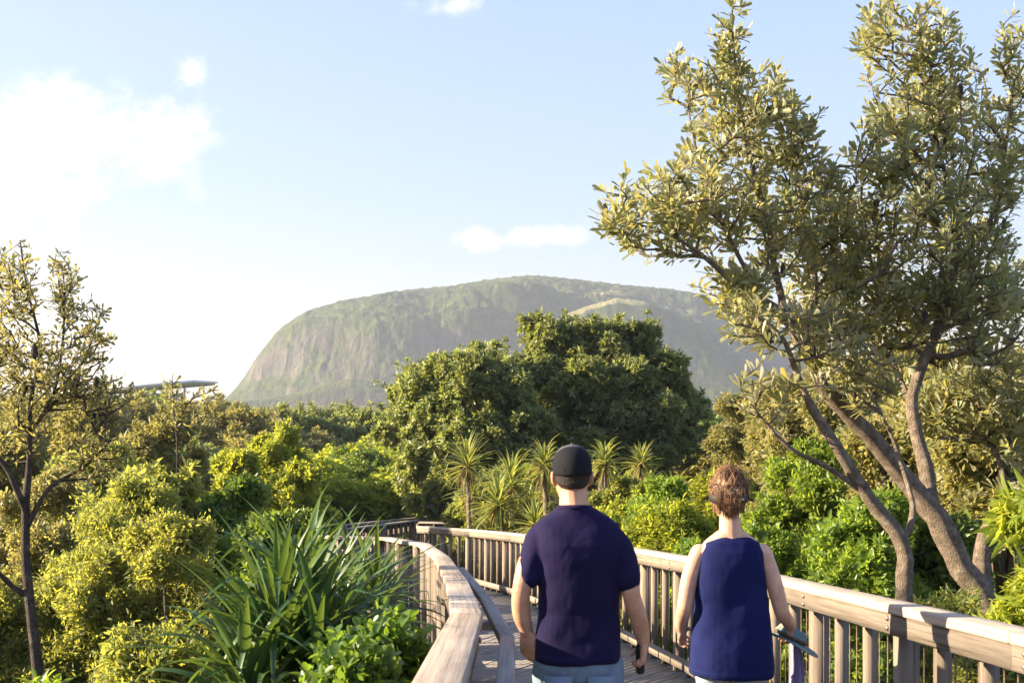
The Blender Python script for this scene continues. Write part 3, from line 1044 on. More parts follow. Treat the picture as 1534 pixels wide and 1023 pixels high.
hero_tree('banksia_tree', [B, B2, B3], [(1130, 480, 60, 40, 8.8, .5, 34), (1150, 590, 55, 50, 8.9, .4, 30), (1290, 560, 80, 50, 9.4, .5, 50), (1230, 500, 60, 50, 9.1, .5, 34)],
          'slender banksia tree with a bent trunk just left of the tall forked one', rg, k=10, L=.115, Wd=.031, cones=6)
C_ = [(1500, 1150, 10.8, .10), (1476, 900, 10.8, .09), (1470, 840, 10.8, .085), (1480, 795, 10.8, .08), (1512, 765, 10.8, .07), (1560, 730, 10.9, .055), (1600, 640, 11, .04)]
hero_tree('banksia_tree', [C_, [(1512, 765, 10.8, .04), (1500, 700, 10.9, .03), (1470, 620, 11, .02), (1450, 560, 11.1, .01)]], [(1470, 590, 90, 70, 11, .8, 120), (1540, 660, 70, 90, 11, .6, 60), (1380, 610, 70, 60, 11.2, .6, 60)],
          'banksia tree with a curved trunk arching right at the right edge behind the railing', rg, k=12, L=.13, Wd=.036)

# left foreground banksia
T0 = [(66, 1180, 8.6, .062), (56, 1000, 8.6, .045), (42, 880, 8.6, .04), (38, 770, 8.6, .034), (44, 690, 8.6, .026), (46, 600, 8.6, .017), (60, 520, 8.6, .015), (40, 430, 8.6, .009), (30, 360, 8.6, .005)]
T1 = [(40, 770, 8.6, .03), (15, 710, 8.5, .024), (-20, 650, 8.5, .016), (-20, 540, 8.5, .01)]
T2 = [(40, 790, 8.6, .024), (75, 730, 8.6, .018), (125, 700, 8.7, .014), (165, 660, 8.7, .009)]
T3 = [(44, 650, 8.6, .02), (80, 590, 8.7, .014), (95, 500, 8.7, .01), (95, 410, 8.7, .006)]
T4 = [(35, 890, 8.6, .028), (0, 860, 8.5, .02), (-40, 800, 8.5, .012)]
T5 = [(80, 590, 8.7, .012), (125, 540, 8.8, .009), (150, 470, 8.8, .005)]
hero_tree('banksia_tree', [T0, T1, T2, T3, T4, T5], [(20, 430, 42, 85, 8.6, .35, 100), (95, 440, 32, 65, 8.7, .3, 66), (140, 500, 35, 60, 8.8, .3, 60), (60, 550, 95, 55, 8.6, .5, 170), (130, 590, 75, 40, 8.7, .5, 120), (20, 640, 60, 60, 8.6, .4, 70), (145, 680, 60, 40, 8.7, .4, 60), (0, 540, 40, 80, 8.6, .4, 70)],
          'thin banksia tree with a dark trunk at the left edge', rg, k=8, L=.060, Wd=.017, mat='banksia_gold', bark='bark_dark', cones=5, tip=.0022)


# ------------------------------------------------------------------ bushes and trees placed one by one
def plant(kind, px, top, d, wpx, sp, n, label, lobes=9, scale=1.0, cat='bush', hpx=None, bark=None, upb=.3, seed=0, base=.25, group=None, rmin=.16, rmax=.28, ntw=150, depth=None):
    rg_ = np.random.default_rng(seed + int(px * 7 + top))
    if sp == 'golden': ntw = max(ntw, 420)
    bark = bark or ('bark' if sp in ('golden', 'banksia_g') else 'bark_dark')
    w = wpx / F * d
    topz = P(px, top, d)[2]
    x = (px - CX) / F * d
    gz = ground_z(x, d)
    h = topz - gz
    if hpx:            # hanging crown: lobes only in the upper part
        hh = hpx / F * d
        lo = random_lobes(w, hh, lobes, rg_, .3, rmin, rmax)
        lo = [(a, b, c + h - hh, r) for a, b, c, r in lo]
    else:
        lo = random_lobes(w, h, lobes, rg_, base, rmin, rmax)
    loose = sp in ('golden', 'banksia_g')
    o = make_tree(kind, (x, d, gz), w, h, sp, n, rg_, scale=scale, bark=bark, lobes=lo, upb=upb, ntw=ntw, sub=9 if loose else 6, shell=(.35, 1.38) if loose else (.5, 1.2), main=.6 if loose else .74)
    tag(o, label, cat, group)
    return o


# --- the big dark dome tree in the middle
def big_tree(px0, lob, d, n, sp, label, seed, scale, kind='broadleaf_tree', sink=.22):
    rg_ = np.random.default_rng(seed)
    x = (px0 - CX) / F * d; gz = ground_z(x, d)
    L = []
    for (px, py, r, dd) in lob:
        q = P(px, py, d + dd)
        L.append((q[0] - x, q[1] - d, q[2] - gz - sink, r / F * d))
    o = make_tree(kind, (x, d, gz), 8, 7, sp, n, rg_, scale=scale, lobes=L, r=.2, ntw=420, bark='bark', sub=9, shell=(.5, 1.15), main=.56)
    return tag(o, label, 'tree')


big_tree(700, [(690, 545, 52, 0), (650, 585, 55, .5), (735, 575, 60, -.6), (620, 640, 48, .2), (690, 640, 62, -1.0), (760, 635, 58, -.5), (640, 700, 52, -.6), (700, 715, 58, -1.2), (770, 700, 60, -.8), (610, 585, 30, 1), (725, 535, 30, 1), (740, 755, 45, -1.5), (670, 750, 40, -1.3)],
         36, 10500, 'darkgreen', 'rounded olive tree in the middle, the lower left one of the two big dark crowns', 5, .86)
big_tree(900, [(815, 515, 42, 0), (860, 520, 46, .5), (905, 520, 44, -.2), (955, 520, 42, .6), (1000, 555, 42, 0), (820, 580, 55, -.6), (890, 585, 64, -1), (960, 590, 62, -.8), (1020, 610, 44, .4), (840, 650, 55, -1), (915, 655, 60, -1.4), (985, 660, 58, -1), (1030, 650, 34, 0), (800, 490, 24, .5), (920, 500, 28, .6), (880, 490, 22, .3), (960, 498, 22, .5), (780, 560, 40, 0)],
         39, 12500, 'darkgreen', 'broad dark tree in the middle, the taller right one of the two big dark crowns', 6, .92)

# --- left side
plant('golden_bush', 190, 668, 10.5, 230, 'golden', 7000, 'golden backlit bush right of the thin banksia trunk', 12, seed=1, rmin=.12, rmax=.22)
plant('golden_bush', 60, 690, 12.5, 230, 'banksia_g', 3800, 'golden bush behind the thin banksia trunk', 12, scale=.62, seed=2, rmin=.12, rmax=.22)
plant('golden_bush', 130, 815, 9.4, 230, 'golden', 6500, 'low golden bush at the foot of the thin banksia tree', 12, seed=3, rmin=.12, rmax=.22)
plant('twiggy_bush', 250, 740, 9.2, 190, 'golden', 5000, 'twiggy olive gold bush left of the strappy pandanus', 12, seed=4, rmin=.12, rmax=.22, ntw=260)
plant('golden_bush', -30, 830, 9.4, 190, 'golden', 4000, 'golden bush cut off by the left edge under the thin banksia', 9, seed=5)
plant('leafy_shrub', 230, 900, 6.8, 200, 'golden', 4500, 'twiggy shrub with small leaves low beside the pandanus', 10, seed=6, ntw=200)
plant('leafy_shrub', 45, 985, 5.2, 150, 'bright', 700, 'bright low shrub in the bottom left corner', 7, seed=7, scale=.8)
plant('green_bush', 345, 690, 15, 150, 'green', 5200, 'dark green bush behind the golden bush and left of the pandanus tips', 10, seed=8, scale=.8)
plant('green_bush', 400, 745, 12, 150, 'green', 4600, 'deep green bush right behind the pandanus leaf tips', 10, seed=9, scale=.75)
plant('green_bush', 300, 800, 10.5, 130, 'green', 3200, 'shaded green bush between the twiggy bush and the pandanus', 9, seed=10, scale=.75)
plant('golden_tree', 130, 640, 17, 240, 'golden_far', 4200, 'golden olive tree behind the bushes on the left', 12, seed=11, cat='tree', scale=.75)
plant('banksia_bush', 235, 603, 24, 200, 'banksia_far', 4200, 'olive brown bush under the slanted roof', 13, seed=12, rmin=.1, rmax=.2)
plant('banksia_bush', 110, 590, 27, 220, 'banksia_far', 4200, 'olive brown bush left of the slanted roof', 13, seed=13, rmin=.1, rmax=.2)
plant('banksia_bush', 10, 605, 22, 170, 'banksia_far', 3200, 'olive bush behind the left tree at the left edge', 12, seed=14)
plant('golden_tree', 230, 665, 14.5, 190, 'golden_far', 3800, 'yellow topped tree below the olive brown bushes on the left', 12, seed=15, cat='tree', scale=.7)
# thin tall shoots against the sky
hero_tree('banksia_sapling', [[(262, 800, 18, .022), (266, 680, 18, .016), (260, 610, 18, .010), (258, 560, 18, .005)], [(262, 640, 18, .015), (285, 600, 18, .01), (310, 575, 18, .006)]],
          [(262, 585, 22, 26, 18, .2, 26), (308, 590, 18, 18, 18, .2, 14), (285, 620, 35, 22, 18, .3, 30)], 'thin banksia shoot standing against the sky in front of the slanted roof', rg, k=6, L=.11, Wd=.03, tip=.004, mat='banksia_gold', bark='bark_dark')
# --- mid distance, left of the big trees
plant('yellow_green_tree', 410, 622, 34, 150, 'yellowgreen', 6500, 'bright yellow green dome tree at centre left, the tallest of its kind', 13, seed=20, cat='tree', scale=.9, rmin=.13, rmax=.22)
plant('yellow_green_tree', 350, 655, 30, 110, 'yellowgreen', 3800, 'yellow green tree just left of the tallest bright dome', 10, seed=21, cat='tree', scale=.85)
plant('yellow_green_tree', 440, 682, 27, 120, 'yellowgreen', 4200, 'small yellow green tree below the tallest bright dome', 10, seed=22, cat='tree', scale=.8)
plant('green_tree', 535, 668, 46, 140, 'green', 5600, 'sunlit green tree between the bright dome and the big dark crowns', 11, seed=23, cat='tree', scale=1.05)
plant('green_tree', 600, 700, 45, 120, 'green', 5000, 'deep green tree tucked against the left foot of the big dark crowns', 10, seed=24, cat='tree', scale=.95)
plant('grey_bush', 530, 732, 44, 120, 'greyolive', 5200, 'grey olive bush behind the far railing', 11, seed=25, scale=1.6)
plant('green_bush', 440, 760, 20, 120, 'green', 5000, 'green bush between the pandanus tips and the far railing', 10, seed=26, scale=.85)
plant('green_bush', 610, 748, 43, 110, 'green', 3600, 'dark green bush just above the far railings', 9, seed=27)
plant('yellow_green_bush', 560, 757, 44, 90, 'yellowgreen', 2600, 'small yellow green bush poking up behind the upper far railing', 8, seed=28, scale=.8)
plant('green_bush', 400, 800, 15.5, 150, 'green', 3600, 'dark bush behind the pandanus and below the deep green one', 9, seed=29, scale=.8)
# --- behind the right railing
plant('broadleaf_bush', 1205, 640, 14.5, 210, 'bright', 6200, 'large glossy bright green bush between the woman and the banksia trunks', 14, seed=40, scale=.95, rmin=.12, rmax=.22)
plant('broadleaf_bush', 1290, 730, 12, 200, 'bright', 4200, 'glossy green bush behind the bent banksia trunk', 12, seed=41, scale=.95)
plant('broadleaf_bush', 1130, 760, 12.5, 150, 'bright', 3600, 'bright green bush right behind the woman', 11, seed=42, scale=.85)
plant('broadleaf_bush', 1420, 760, 12.2, 180, 'green', 4200, 'dark green bush between the forked trunk and the curved trunk', 11, seed=43, scale=.9)
plant('yellow_green_bush', 985, 700, 19, 140, 'bright', 4200, 'leafy bush with pale shoots between the two walkers', 12, seed=44, scale=.9)
plant('fine_leaf_bush', 1000, 745, 17, 150, 'fern', 7000, 'feathery yellow green bush low between the two walkers', 11, seed=45, scale=1.3)
plant('fine_leaf_bush', 1075, 690, 24, 130, 'fern', 6500, 'feathery dark bush behind the woman\'s head', 10, seed=46, scale=1.6)
plant('green_bush', 940, 730, 22, 120, 'yellowgreen', 3600, 'yellow green bush right of the man\'s head', 10, seed=47, scale=.7)
plant('green_tree', 1085, 612, 37, 80, 'green', 3000, 'green tree at the right foot of the big dark crown', 8, seed=48, cat='tree')
plant('banksia_tree', 1130, 535, 30, 160, 'banksia_far', 6000, 'pale olive banksia right of the big dark crown', 13, seed=49, cat='tree', scale=.8, rmin=.12, rmax=.2)
plant('banksia_tree', 1225, 520, 20, 230, 'banksia_g', 6000, 'olive banksia behind the leaning trunk', 14, seed=50, cat='tree', scale=1.0, rmin=.12, rmax=.2)
plant('banksia_tree', 1370, 480, 15.5, 260, 'banksia_g', 4200, 'dense olive banksia behind the fork of the tall tree', 14, seed=51, cat='tree', scale=1.15, rmin=.12, rmax=.2)
plant('banksia_tree', 1510, 470, 14, 230, 'banksia_g', 4200, 'dense banksia behind the curved trunk at the right edge', 14, seed=52, cat='tree', scale=1.1, rmin=.12, rmax=.2)
plant('pinnate_bush', 1545, 650, 7.6, 130, 'pinnate', 520, 'bright yellow green bush with feathered leaves at the right edge', 9, seed=53, scale=1.05)
plant('banksia_bush', 1400, 850, 9.0, 200, 'golden', 2600, 'golden olive scrub around the banksia trunks behind the railing', 10, seed=54)
plant('broadleaf_bush', 1230, 850, 9.8, 170, 'bright', 2600, 'green bush seen through the railing right of the woman', 9, seed=55, scale=.85)
plant('broadleaf_bush', 1480, 930, 6.6, 150, 'golden', 1800, 'low bush under the tall banksia seen through the railing', 9, seed=56, scale=.9)
plant('broadleaf_bush', 1300, 945, 7.4, 190, 'bright', 1900, 'low bush behind the railing posts near the bottom', 9, seed=57, scale=.7)
plant('broadleaf_bush', 1020, 800, 15, 130, 'bright', 2800, 'bush seen through the railing between the two walkers', 9, seed=58, scale=.8)
plant('green_bush', 860, 775, 23.5, 120, 'green', 3600, 'bush behind the railing left of the man', 9, seed=59, scale=.8)
plant('yellow_green_bush', 700, 748, 45, 90, 'yellowgreen', 2600, 'small yellow green bush above the far railings under the dark crowns', 8, seed=60, scale=.7)


# ------------------------------------------------------------------ strap-leaved plants
def strap(mb, base, azim, th0, L, w, droop, rg_, fold=None, nseg=11):
    """long keeled leaf; th0 from vertical; droop curvature; fold = fraction where it kinks"""
    h = np.array([math.cos(azim), math.sin(azim), 0.0]); s = np.array([-math.sin(azim), math.cos(azim), 0.0])
    p = np.array(base, float); th = th0
    tw = rg_.normal(scale=.25)
    vs = []; dl = L / nseg
    for i in range(nseg + 1):
        t = i / nseg
        d = h * math.sin(th) + np.array([0, 0, 1]) * math.cos(th)
        nrm = -h * math.cos(th) + np.array([0, 0, 1]) * math.sin(th)
        ss = s * math.cos(tw * t) + nrm * math.sin(tw * t)
        ww = w * (1.0 if t < .12 else (1 - ((t - .12) / .88) ** 1.7)) * .5 + .0006
        if i == 0: ww = w * .55
        keel = nrm * ww * .45
        vs += [p + ss * ww + keel, p, p - ss * ww + keel]
        th += droop / nseg * (0.35 + 1.5 * t)
        if fold is not None and abs(t - fold) < .5 / nseg: th += rg_.uniform(.9, 1.5)
        th = min(th, 2.95)
        p = p + d * dl
    fs = []
    for i in range(nseg):
        a = i * 3
        fs += [(a, a + 1, a + 4, a + 3), (a + 1, a + 2, a + 5, a + 4)]
    v = rg_.random()
    mb.add(vs, fs, [(v, 0, 0)] * len(vs))


def strap_mesh(name, heads, rg_, mat):
    """heads: (pos, n, L, w, th_lo, th_hi, droop, foldprob)"""
    mb = MB()
    for (pos, n, L, w, lo, hi, dr, fp) in heads:
        for i in range(n):
            t = (i + .5) / n
            az_l = i * 2.39996 + rg_.normal(scale=.15)
            th0 = lo + (hi - lo) * t + rg_.normal(scale=.07)
            strap(mb, np.array(pos) + rg_.normal(scale=.012, size=3) - np.array([0, 0, .14 * t]), az_l, max(.02, th0), L * rg_.uniform(.7, 1.1), w * rg_.uniform(.8, 1.1), dr * rg_.uniform(.6, 1.4), rg_,
                  fold=(rg_.uniform(.45, .8) if rg_.random() < fp else None))
    V = np.array(mb.v); Fc = np.array(mb.f); v = np.array(mb.c)[:, 0]
    return np_mesh(name, V, Fc, M[mat], {'v': v}, smooth=False)


def pandanus(loc, heads, label, mat, seed, trunks=True, kind='pandanus', cat='plant', trunk_r=.06, group=None, dry=7):
    rg_ = np.random.default_rng(seed)
    root = empty(kind, loc)
    b = Vector(loc)
    hl = []
    tm = MB()
    for h in heads:
        q = Vector(h[0]) - b
        hl.append((tuple(q),) + tuple(h[1:]))
        m1 = Vector((q.x * .35, q.y * .35, q.z * .5))
        tm.tube([(0, 0, -.2), m1, q], [trunk_r * 1.2, trunk_r, trunk_r * .8], 8)
    tm.build('trunk', M['bark'], root, smooth=True)
    link('leaf_heads', strap_mesh('leaf_heads', hl, rg_, mat), root)
    if dry:
        link('dead_leaves', strap_mesh('dead_leaves', [(h[0], dry, h[2] * .8, h[3] * .8, 1.7, 2.75, .6, .3) for h in hl], rg_, 'dry'), root)
    tag(root, label, cat, group)
    return root


def gpt(px, d):
    x = (px - CX) / F * d
    return (x, d, ground_z(x, d))


# foreground pandanus clump, dark strap leaves
pandanus(gpt(420, 5.6), [(P(415, 1000, 5.5), 84, .78, .066, .04, .95, .8, .25), (P(450, 930, 5.9), 74, .70, .064, .04, 1.05, .8, .25), (P(372, 1060, 5.2), 54, .60, .066, .1, 1.1, .9, .25), (P(475, 1010, 5.4), 60, .66, .064, .05, 1.1, .9, .25), (P(500, 930, 6.2), 44, .56, .055, .1, 1.2, .8, .2)],
         'dark strappy pandanus with long arching leaves in the left foreground', 'strap', 3)
pandanus(gpt(565, 7.4), [(P(560, 905, 7.2), 54, .58, .05, .15, 1.45, .9, .2), (P(525, 900, 7.8), 40, .62, .05, .1, 1.3, .9, .2)],
         'smaller pandanus leaning against the left railing behind the foreground one', 'strap', 4)
plant('leafy_shrub', 560, 905, 4.5, 190, 'round', 3000, 'glossy green round leaved shrub at the left foot of the railing', 11, seed=70, scale=1.0, rmin=.14, rmax=.22, base=.5)
plant('leafy_shrub', 515, 960, 4.2, 150, 'round', 2200, 'small round leaved shrub in front of the pandanus at the bottom', 9, seed=71, scale=1.0, base=.5)
# screw pines behind the bend
HS = [((700, 672), 26), ((765, 700), 24), ((815, 672), 25), ((745, 730), 23.5), ((800, 760), 22.5), ((905, 668), 26), ((960, 668), 27), ((850, 745), 24), ((735, 775), 24.5), ((1010, 720), 23)]
groups = [([0], 'spiky screw pine head standing left of the others against the dark tree'), ([1, 3], 'screw pine with two spiky heads left of the man\'s head'),
          ([2], 'tall screw pine head just left of the man\'s cap'), ([4], 'low screw pine beside the man\'s left shoulder'),
          ([5], 'spiky screw pine head just right of the man\'s cap'), ([6], 'spiky screw pine head farther right of the man\'s cap'),
          ([8], 'dark low screw pine at the bend of the railing'), ([7], 'screw pine hidden mostly behind the man\'s head'), ([9], 'small screw pine between the walkers')]
rf0 = random.Random(77)
for gi, (ids, lab) in enumerate(groups):
    hd = []
    for i in ids:
        (px, py), d = HS[i]
        q1, q2, q3 = rf0.uniform(.85, 1.12), rf0.uniform(-.08, .3), rf0.uniform(.4, 1.2)
        hd.append((P(px, py + 22, d), int(90 * q1), (.72 if i not in (5, 6, 9) else .60) * q1, .058, .06, 2.0 + q2, q3, .22))
        hd.append((P(px + 8, py + 65, d + .3), 60, .7, .05, .2, 1.9, .8, .1))
    pandanus(gpt(HS[ids[0]][0][0] + 6, HS[ids[0]][1]), hd, lab, 'screw', 30 + gi, kind='screw_pine', trunk_r=.055, dry=26)

plant('banksia_bush', 735, 695, 27.5, 150, 'darkgreen', 5200, 'olive scrub between the spiky screw pines left of the man', 12, seed=80, scale=.7)
plant('banksia_bush', 830, 700, 27, 130, 'golden_far', 4200, 'olive gold scrub behind the man\'s head', 11, seed=81, scale=.6)
plant('banksia_bush', 935, 690, 28.5, 130, 'golden_far', 4200, 'olive gold scrub around the screw pines right of the man\'s cap', 11, seed=82, scale=.6)
plant('olive_bush', 728, 700, 27.4, 90, 'golden_far', 3000, 'olive gold bush between the leftmost screw pine and its neighbour', 10, seed=88, scale=.55)
plant('olive_bush', 785, 690, 26.0, 80, 'yellowgreen', 3000, 'pale green bush between the screw pines left of the man\'s cap', 10, seed=89, scale=.5)
plant('olive_bush', 935, 705, 26.2, 70, 'golden_far', 2600, 'olive gold bush between the two screw pines right of the man\'s cap', 9, seed=90, scale=.5)
plant('olive_bush', 715, 722, 26.6, 80, 'golden_far', 2600, 'olive gold bush at the foot of the leftmost screw pine', 9, seed=84, scale=.5)
plant('olive_bush', 770, 730, 24.3, 80, 'banksia_far', 2600, 'olive bush at the foot of the screw pines left of the man', 9, seed=85, scale=.5)
plant('olive_bush', 905, 712, 24.5, 75, 'golden_far', 2600, 'olive gold bush at the foot of the screw pine by the man\'s cap', 9, seed=86, scale=.5)
plant('olive_bush', 965, 710, 25, 80, 'yellowgreen', 2600, 'bright bush at the foot of the farther screw pine right of the man', 9, seed=87, scale=.5)
plant('yellow_green_bush', 900, 750, 19.5, 110, 'yellowgreen', 3600, 'low yellow green bush beside the man\'s right shoulder', 9, seed=83, scale=.55)

# ------------------------------------------------------------------ forest beyond
protos = []
rgp = np.random.default_rng(99)
for (sp, w, h, n, sc, nm) in (('yellowgreen', 7, 4.6, 2600, 2.1, 'yellow_green_tree'), ('green', 7.5, 4.8, 2600, 2.5, 'green_tree'), ('golden_far', 6.5, 4.4, 2600, 2.0, 'golden_tree'),
                             ('banksia_far', 7, 4.9, 2600, 2.3, 'banksia_tree'), ('darkgreen', 8, 5.0, 2600, 1.9, 'dark_tree')):
    lo = random_lobes(w, h, 13, rgp, .3, .13, .22)
    cm, C = crown_mesh('crown', sublobe(lo, rgp, 4), n, sp, rgp, sc, shell=(.6, 1.1))
    tm = limbs_mesh('trunk', .12, lo, C, rgp, 'bark_dark', 20)
    protos.append((nm, cm, tm, sp))
FL = {'yellow_green_tree': 'yellow green tree in the forest stretching to the mountain', 'green_tree': 'green tree in the forest stretching to the mountain', 'golden_tree': 'golden tree in the forest stretching to the mountain',
      'banksia_tree': 'olive tree in the forest stretching to the mountain', 'dark_tree': 'dark tree in the forest stretching to the mountain'}
rf = random.Random(5)
spots = []
tries = 0
while len(spots) < 215 and tries < 20000:
    tries += 1
    d = 42 + 190 * rf.random() ** 1.1
    px = rf.uniform(-60, 1250)
    if px > 660 and px < 1010: continue
    x = (px - CX) / F * d
    if d < 50 and 500 < px < 640: continue
    if any((x - a) ** 2 + (d - b) ** 2 < (4.6 + d * .012) ** 2 for a, b, *_ in spots): continue
    spots.append((x, d, px))
row = [(-25, 66, 594), (14, 72, 590), (52, 64, 596), (92, 70, 592), (130, 62, 595), (166, 74, 597), (204, 66, 596), (240, 72, 597), (278, 64, 599), (316, 70, 600), (352, 66, 611), (392, 74, 614), (436, 78, 615), (485, 84, 614), (540, 80, 613)]
topset = {}
for px, d, py in row:
    x = (px - CX) / F * d
    spots = [q for q in spots if (q[0] - x) ** 2 + (q[1] - d) ** 2 > 9]
    spots.append((x, d, px)); topset[(x, d)] = CAMZ - (py - HZ) / F * d
for x, d, px in spots:
    wgt = rf.random()
    if (x, d) in topset: wgt = .7 + wgt * .3
    nm, cm, tm, sp = protos[0 if wgt < .26 else 1 if wgt < .45 else 2 if wgt < .68 else 3 if wgt < .88 else 4]
    t = empty(nm, (x, d, ground_z(x, d)), rf.uniform(0, 6.28))
    # canopy height keeps the tops near eye level as seen
    s_ = rf.uniform(.8, 1.12)
    topz = CAMZ - min(1.7, max(1.0, .02 * d)) * rf.uniform(.75, 1.3)
    topz = topset.get((x, d), topz)
    hz_ = (topz - ground_z(x, d)) / 4.9
    t.scale = (s_, s_, hz_ if (x, d) in topset else min(hz_ * rf.uniform(.8, 1.0), 1.15))
    link('trunk', tm, t); link('crown', cm, t)
    tag(t, FL[nm], 'tree', nm.replace('_', ' ') + 's of the far forest')


def far_woods():
    rg_ = np.random.default_rng(21)
    n = 210000
    u = rg_.uniform(-.50, .50, n)
    d = 205 * (1350 / 205) ** (rg_.random(n) ** 1.15)
    x = u * d
    # domed canopies
    cell = 8.5
    ix = np.floor(x / cell + .37 * np.floor(d / cell)); iy = np.floor(d / cell)
    hh = np.abs(np.sin(ix * 12.9898 + iy * 78.233) * 43758.5453) % 1
    fx = (x / cell + .37 * np.floor(d / cell)) % 1 - .5; fy = (d / cell) % 1 - .5
    dome = np.sqrt(np.maximum(0, 1 - 3.2 * (fx ** 2 + fy ** 2)))
    z = -3.6 - np.clip((d - 90) * .012, 0, 6) + 1.4 + hh * 1.1 + dome * 1.3
    C = np.stack([x, d, z], 1)
    s = .35 + d * .0014
    A = unit(np.stack([fx * 2.5, fy * 2.5, .5 + rg_.random(n)], 1) + rg_.normal(scale=.5, size=(n, 3)))
    r = unit(rg_.normal(size=(n, 3)))
    V, Fc, v = leaves(C, r, A, s * 2.2, s * 1.3, 'rhomb', rg_)
    v = np.repeat(np.clip(hh * .8 + rg_.random(n) * .3, 0, 1), 4)
    m = leaf_mat('far woodland', [(.03, .045, .012), (.06, .075, .018), (.11, .115, .025), (.13, .12, .03)], (.2, .2, .03), tf=.3, hue=0, rough=.9, spec=.05)
    tag(link('woodland', np_mesh('woodland', V, Fc, m, {'v': v})), 'distant coastal forest spreading to the foot of the mountain', 'woodland', kind='stuff')
    # trees growing over the wooded spur and the ridge line of the mountain
    

far_woods()


def undergrowth():
    rg_ = np.random.default_rng(23)
    n = 15000
    d = 3 + 60 * rg_.random(n) ** 1.4
    u = rg_.uniform(-.52, .52, n)
    x = u * d
    lx = np.interp(d, [p[1] for p in LP], [p[0] for p in LP]); rx = np.interp(d, [p[1] for p in RP], [p[0] for p in RP])
    keep = (d > 29) | (x < lx - .5) | (x > rx + .5)
    keep &= ~((d > 16) & (d < 29) & (x > -7) & (x < rx + .5))
    x = x[keep]; d = d[keep]; n = len(x)
    z = np.array([ground_z(a, b) for a, b in zip(x, d)]) + rg_.random(n) * .55
    C = np.stack([x, d, z], 1)
    A = unit(np.array([0, 0, 1.0]) + rg_.normal(scale=.5, size=(n, 3)))
    V, Fc, v = rosettes(C, A, 8, .17, .05, (.3, 1.4), 'rhomb', rg_, .2, jit=.12)
    tag(link('undergrowth', np_mesh('undergrowth', V, Fc, M['green'], {'v': v})), 'low green undergrowth on the ground beneath the bushes', 'undergrowth', kind='stuff')


undergrowth()


# ------------------------------------------------------------------ building with the slanted roof
def build_hall():
    d = 150
    root = empty('pavilion', tuple(P(190, 640, d)))
    b = Vector(root.location)
    white = plain_mat('white painted metal', (.8, .8, .79), .5, .06, 3)
    grey = plain_mat('grey soffit', (.6, .57, .53), .7, .1, 3)
    glass = plain_mat('blue grey wall', (.35, .45, .55), .4, .08, 2)
    rm = MB()
    p0 = Vector(P(78, 590, d)) - b; p1 = Vector(P(294, 571, d)) - b
    rm.board(p0 + Vector((0, 5, 0)), p1 + Vector((0, 5, 0)), 12, .28)
    rm.build('roof', white, root)
    fm = MB(); fm.board(p0 + Vector((0, 5, -.26)), p1 + Vector((-.3, 5, -.26)), 11.4, .24); fm.build('roof_frame', grey, root)
    wm = MB(); a = Vector(P(218, 650, d)) - b; c = Vector(P(250, 589, d)) - b
    wm.board((a.x, 4, (a.z + c.z) / 2), (c.x, 4, (a.z + c.z) / 2), 6, c.z - a.z)
    wm.build('wall', glass, root)
    win = MB()
    for i in range(4):
        x = a.x + .2 + i * .62
        win.board((x, .98, c.z - .6), (x + .45, .98, c.z - .6), .06, .4)
    win.build('window', plain_mat('dark glass', (.08, .11, .14), .15), root)
    for px in (110, 160, 225, 270):
        q = Vector(P(px, 600, d)) - b
        pm = MB(); t = (px - 78) / 216
        pm.tube([(q.x, 2, -1.6), (q.x, 2, (p0.z + (p1.z - p0.z) * t) - .6)], .14, 8)
        pm.build('column', white, root)
    tag(root, 'pale building with a long slanted cantilever roof rising above the trees on the left', 'building')


build_hall()


# ------------------------------------------------------------------ people
def fabric_mat(name, col, col2, rough=.85, wr=.6, scale=7, weave=900, hem=None):
    m, N, out = new_mat(name)
    tc = N.n('ShaderNodeTexCoord')
    n1 = N.noise(N.mapping(tc.outputs['Object'], (1, 1, .55)), scale, 3, .5, 1.2)
    n2 = N.noise(tc.outputs['Object'], weave, 2, .5)
    c = N.mix(N.ramp(n1, [(.35, 0.0), (.65, 1.0)]), col, col2)
    if hem:      # row of stitching above the hem
        sz = N.n('ShaderNodeSeparateXYZ'); N.l(tc.outputs['Object'], sz.inputs[0])
        st = N.math('LESS_THAN', N.math('ABSOLUTE', N.math('SUBTRACT', sz.outputs[2], hem)), .0016)
        c = N.mix(N.math('MULTIPLY', st, .5), c, tuple(q * 2.2 for q in col2))
    p = N.n('ShaderNodeBsdfPrincipled'); N.l(c, p.inputs['Base Color'])
    p.inputs['Roughness'].default_value = rough
    p.inputs['Specular IOR Level'].default_value = .12
    p.inputs['Sheen Weight'].default_value = .02
    p.inputs['Sheen Roughness'].default_value = .5
    b = N.n('ShaderNodeBump'); b.inputs['Strength'].default_value = wr; b.inputs['Distance'].default_value = .02
    b2 = N.n('ShaderNodeBump'); b2.inputs['Strength'].default_value = .25; b2.inputs['Distance'].default_value = .001
    N.l(n1, b.inputs['Height']); N.l(n2, b2.inputs['Height']); N.l(b.outputs[0], b2.inputs['Normal'])
    N.l(b2.outputs[0], p.inputs['Normal'])
    N.l(p.outputs[0], out.inputs['Surface'])
    return m


M['skin'] = plain_mat('fair skin', (.50, .27, .17), .5, .12, 18, .2, .4, col2=(.60, .34, .22), sss=.1)
M['skin_w'] = plain_mat('light skin', (.54, .32, .22), .5, .12, 18, .2, .4, col2=(.64, .39, .27), sss=.1)
M['navy'] = fabric_mat('dark navy purple cotton', (.009, .007, .036), (.012, .009, .046), wr=.5, scale=4.5, hem=.902)
M['royal'] = fabric_mat('royal navy knit', (.006, .010, .062), (.009, .015, .085), wr=.4, scale=4, hem=.772)
M['denim'] = fabric_mat('faded blue denim', (.13, .19, .26), (.19, .26, .34))
M['pale_denim'] = fabric_mat('pale grey blue denim', (.28, .34, .38), (.36, .42, .46))


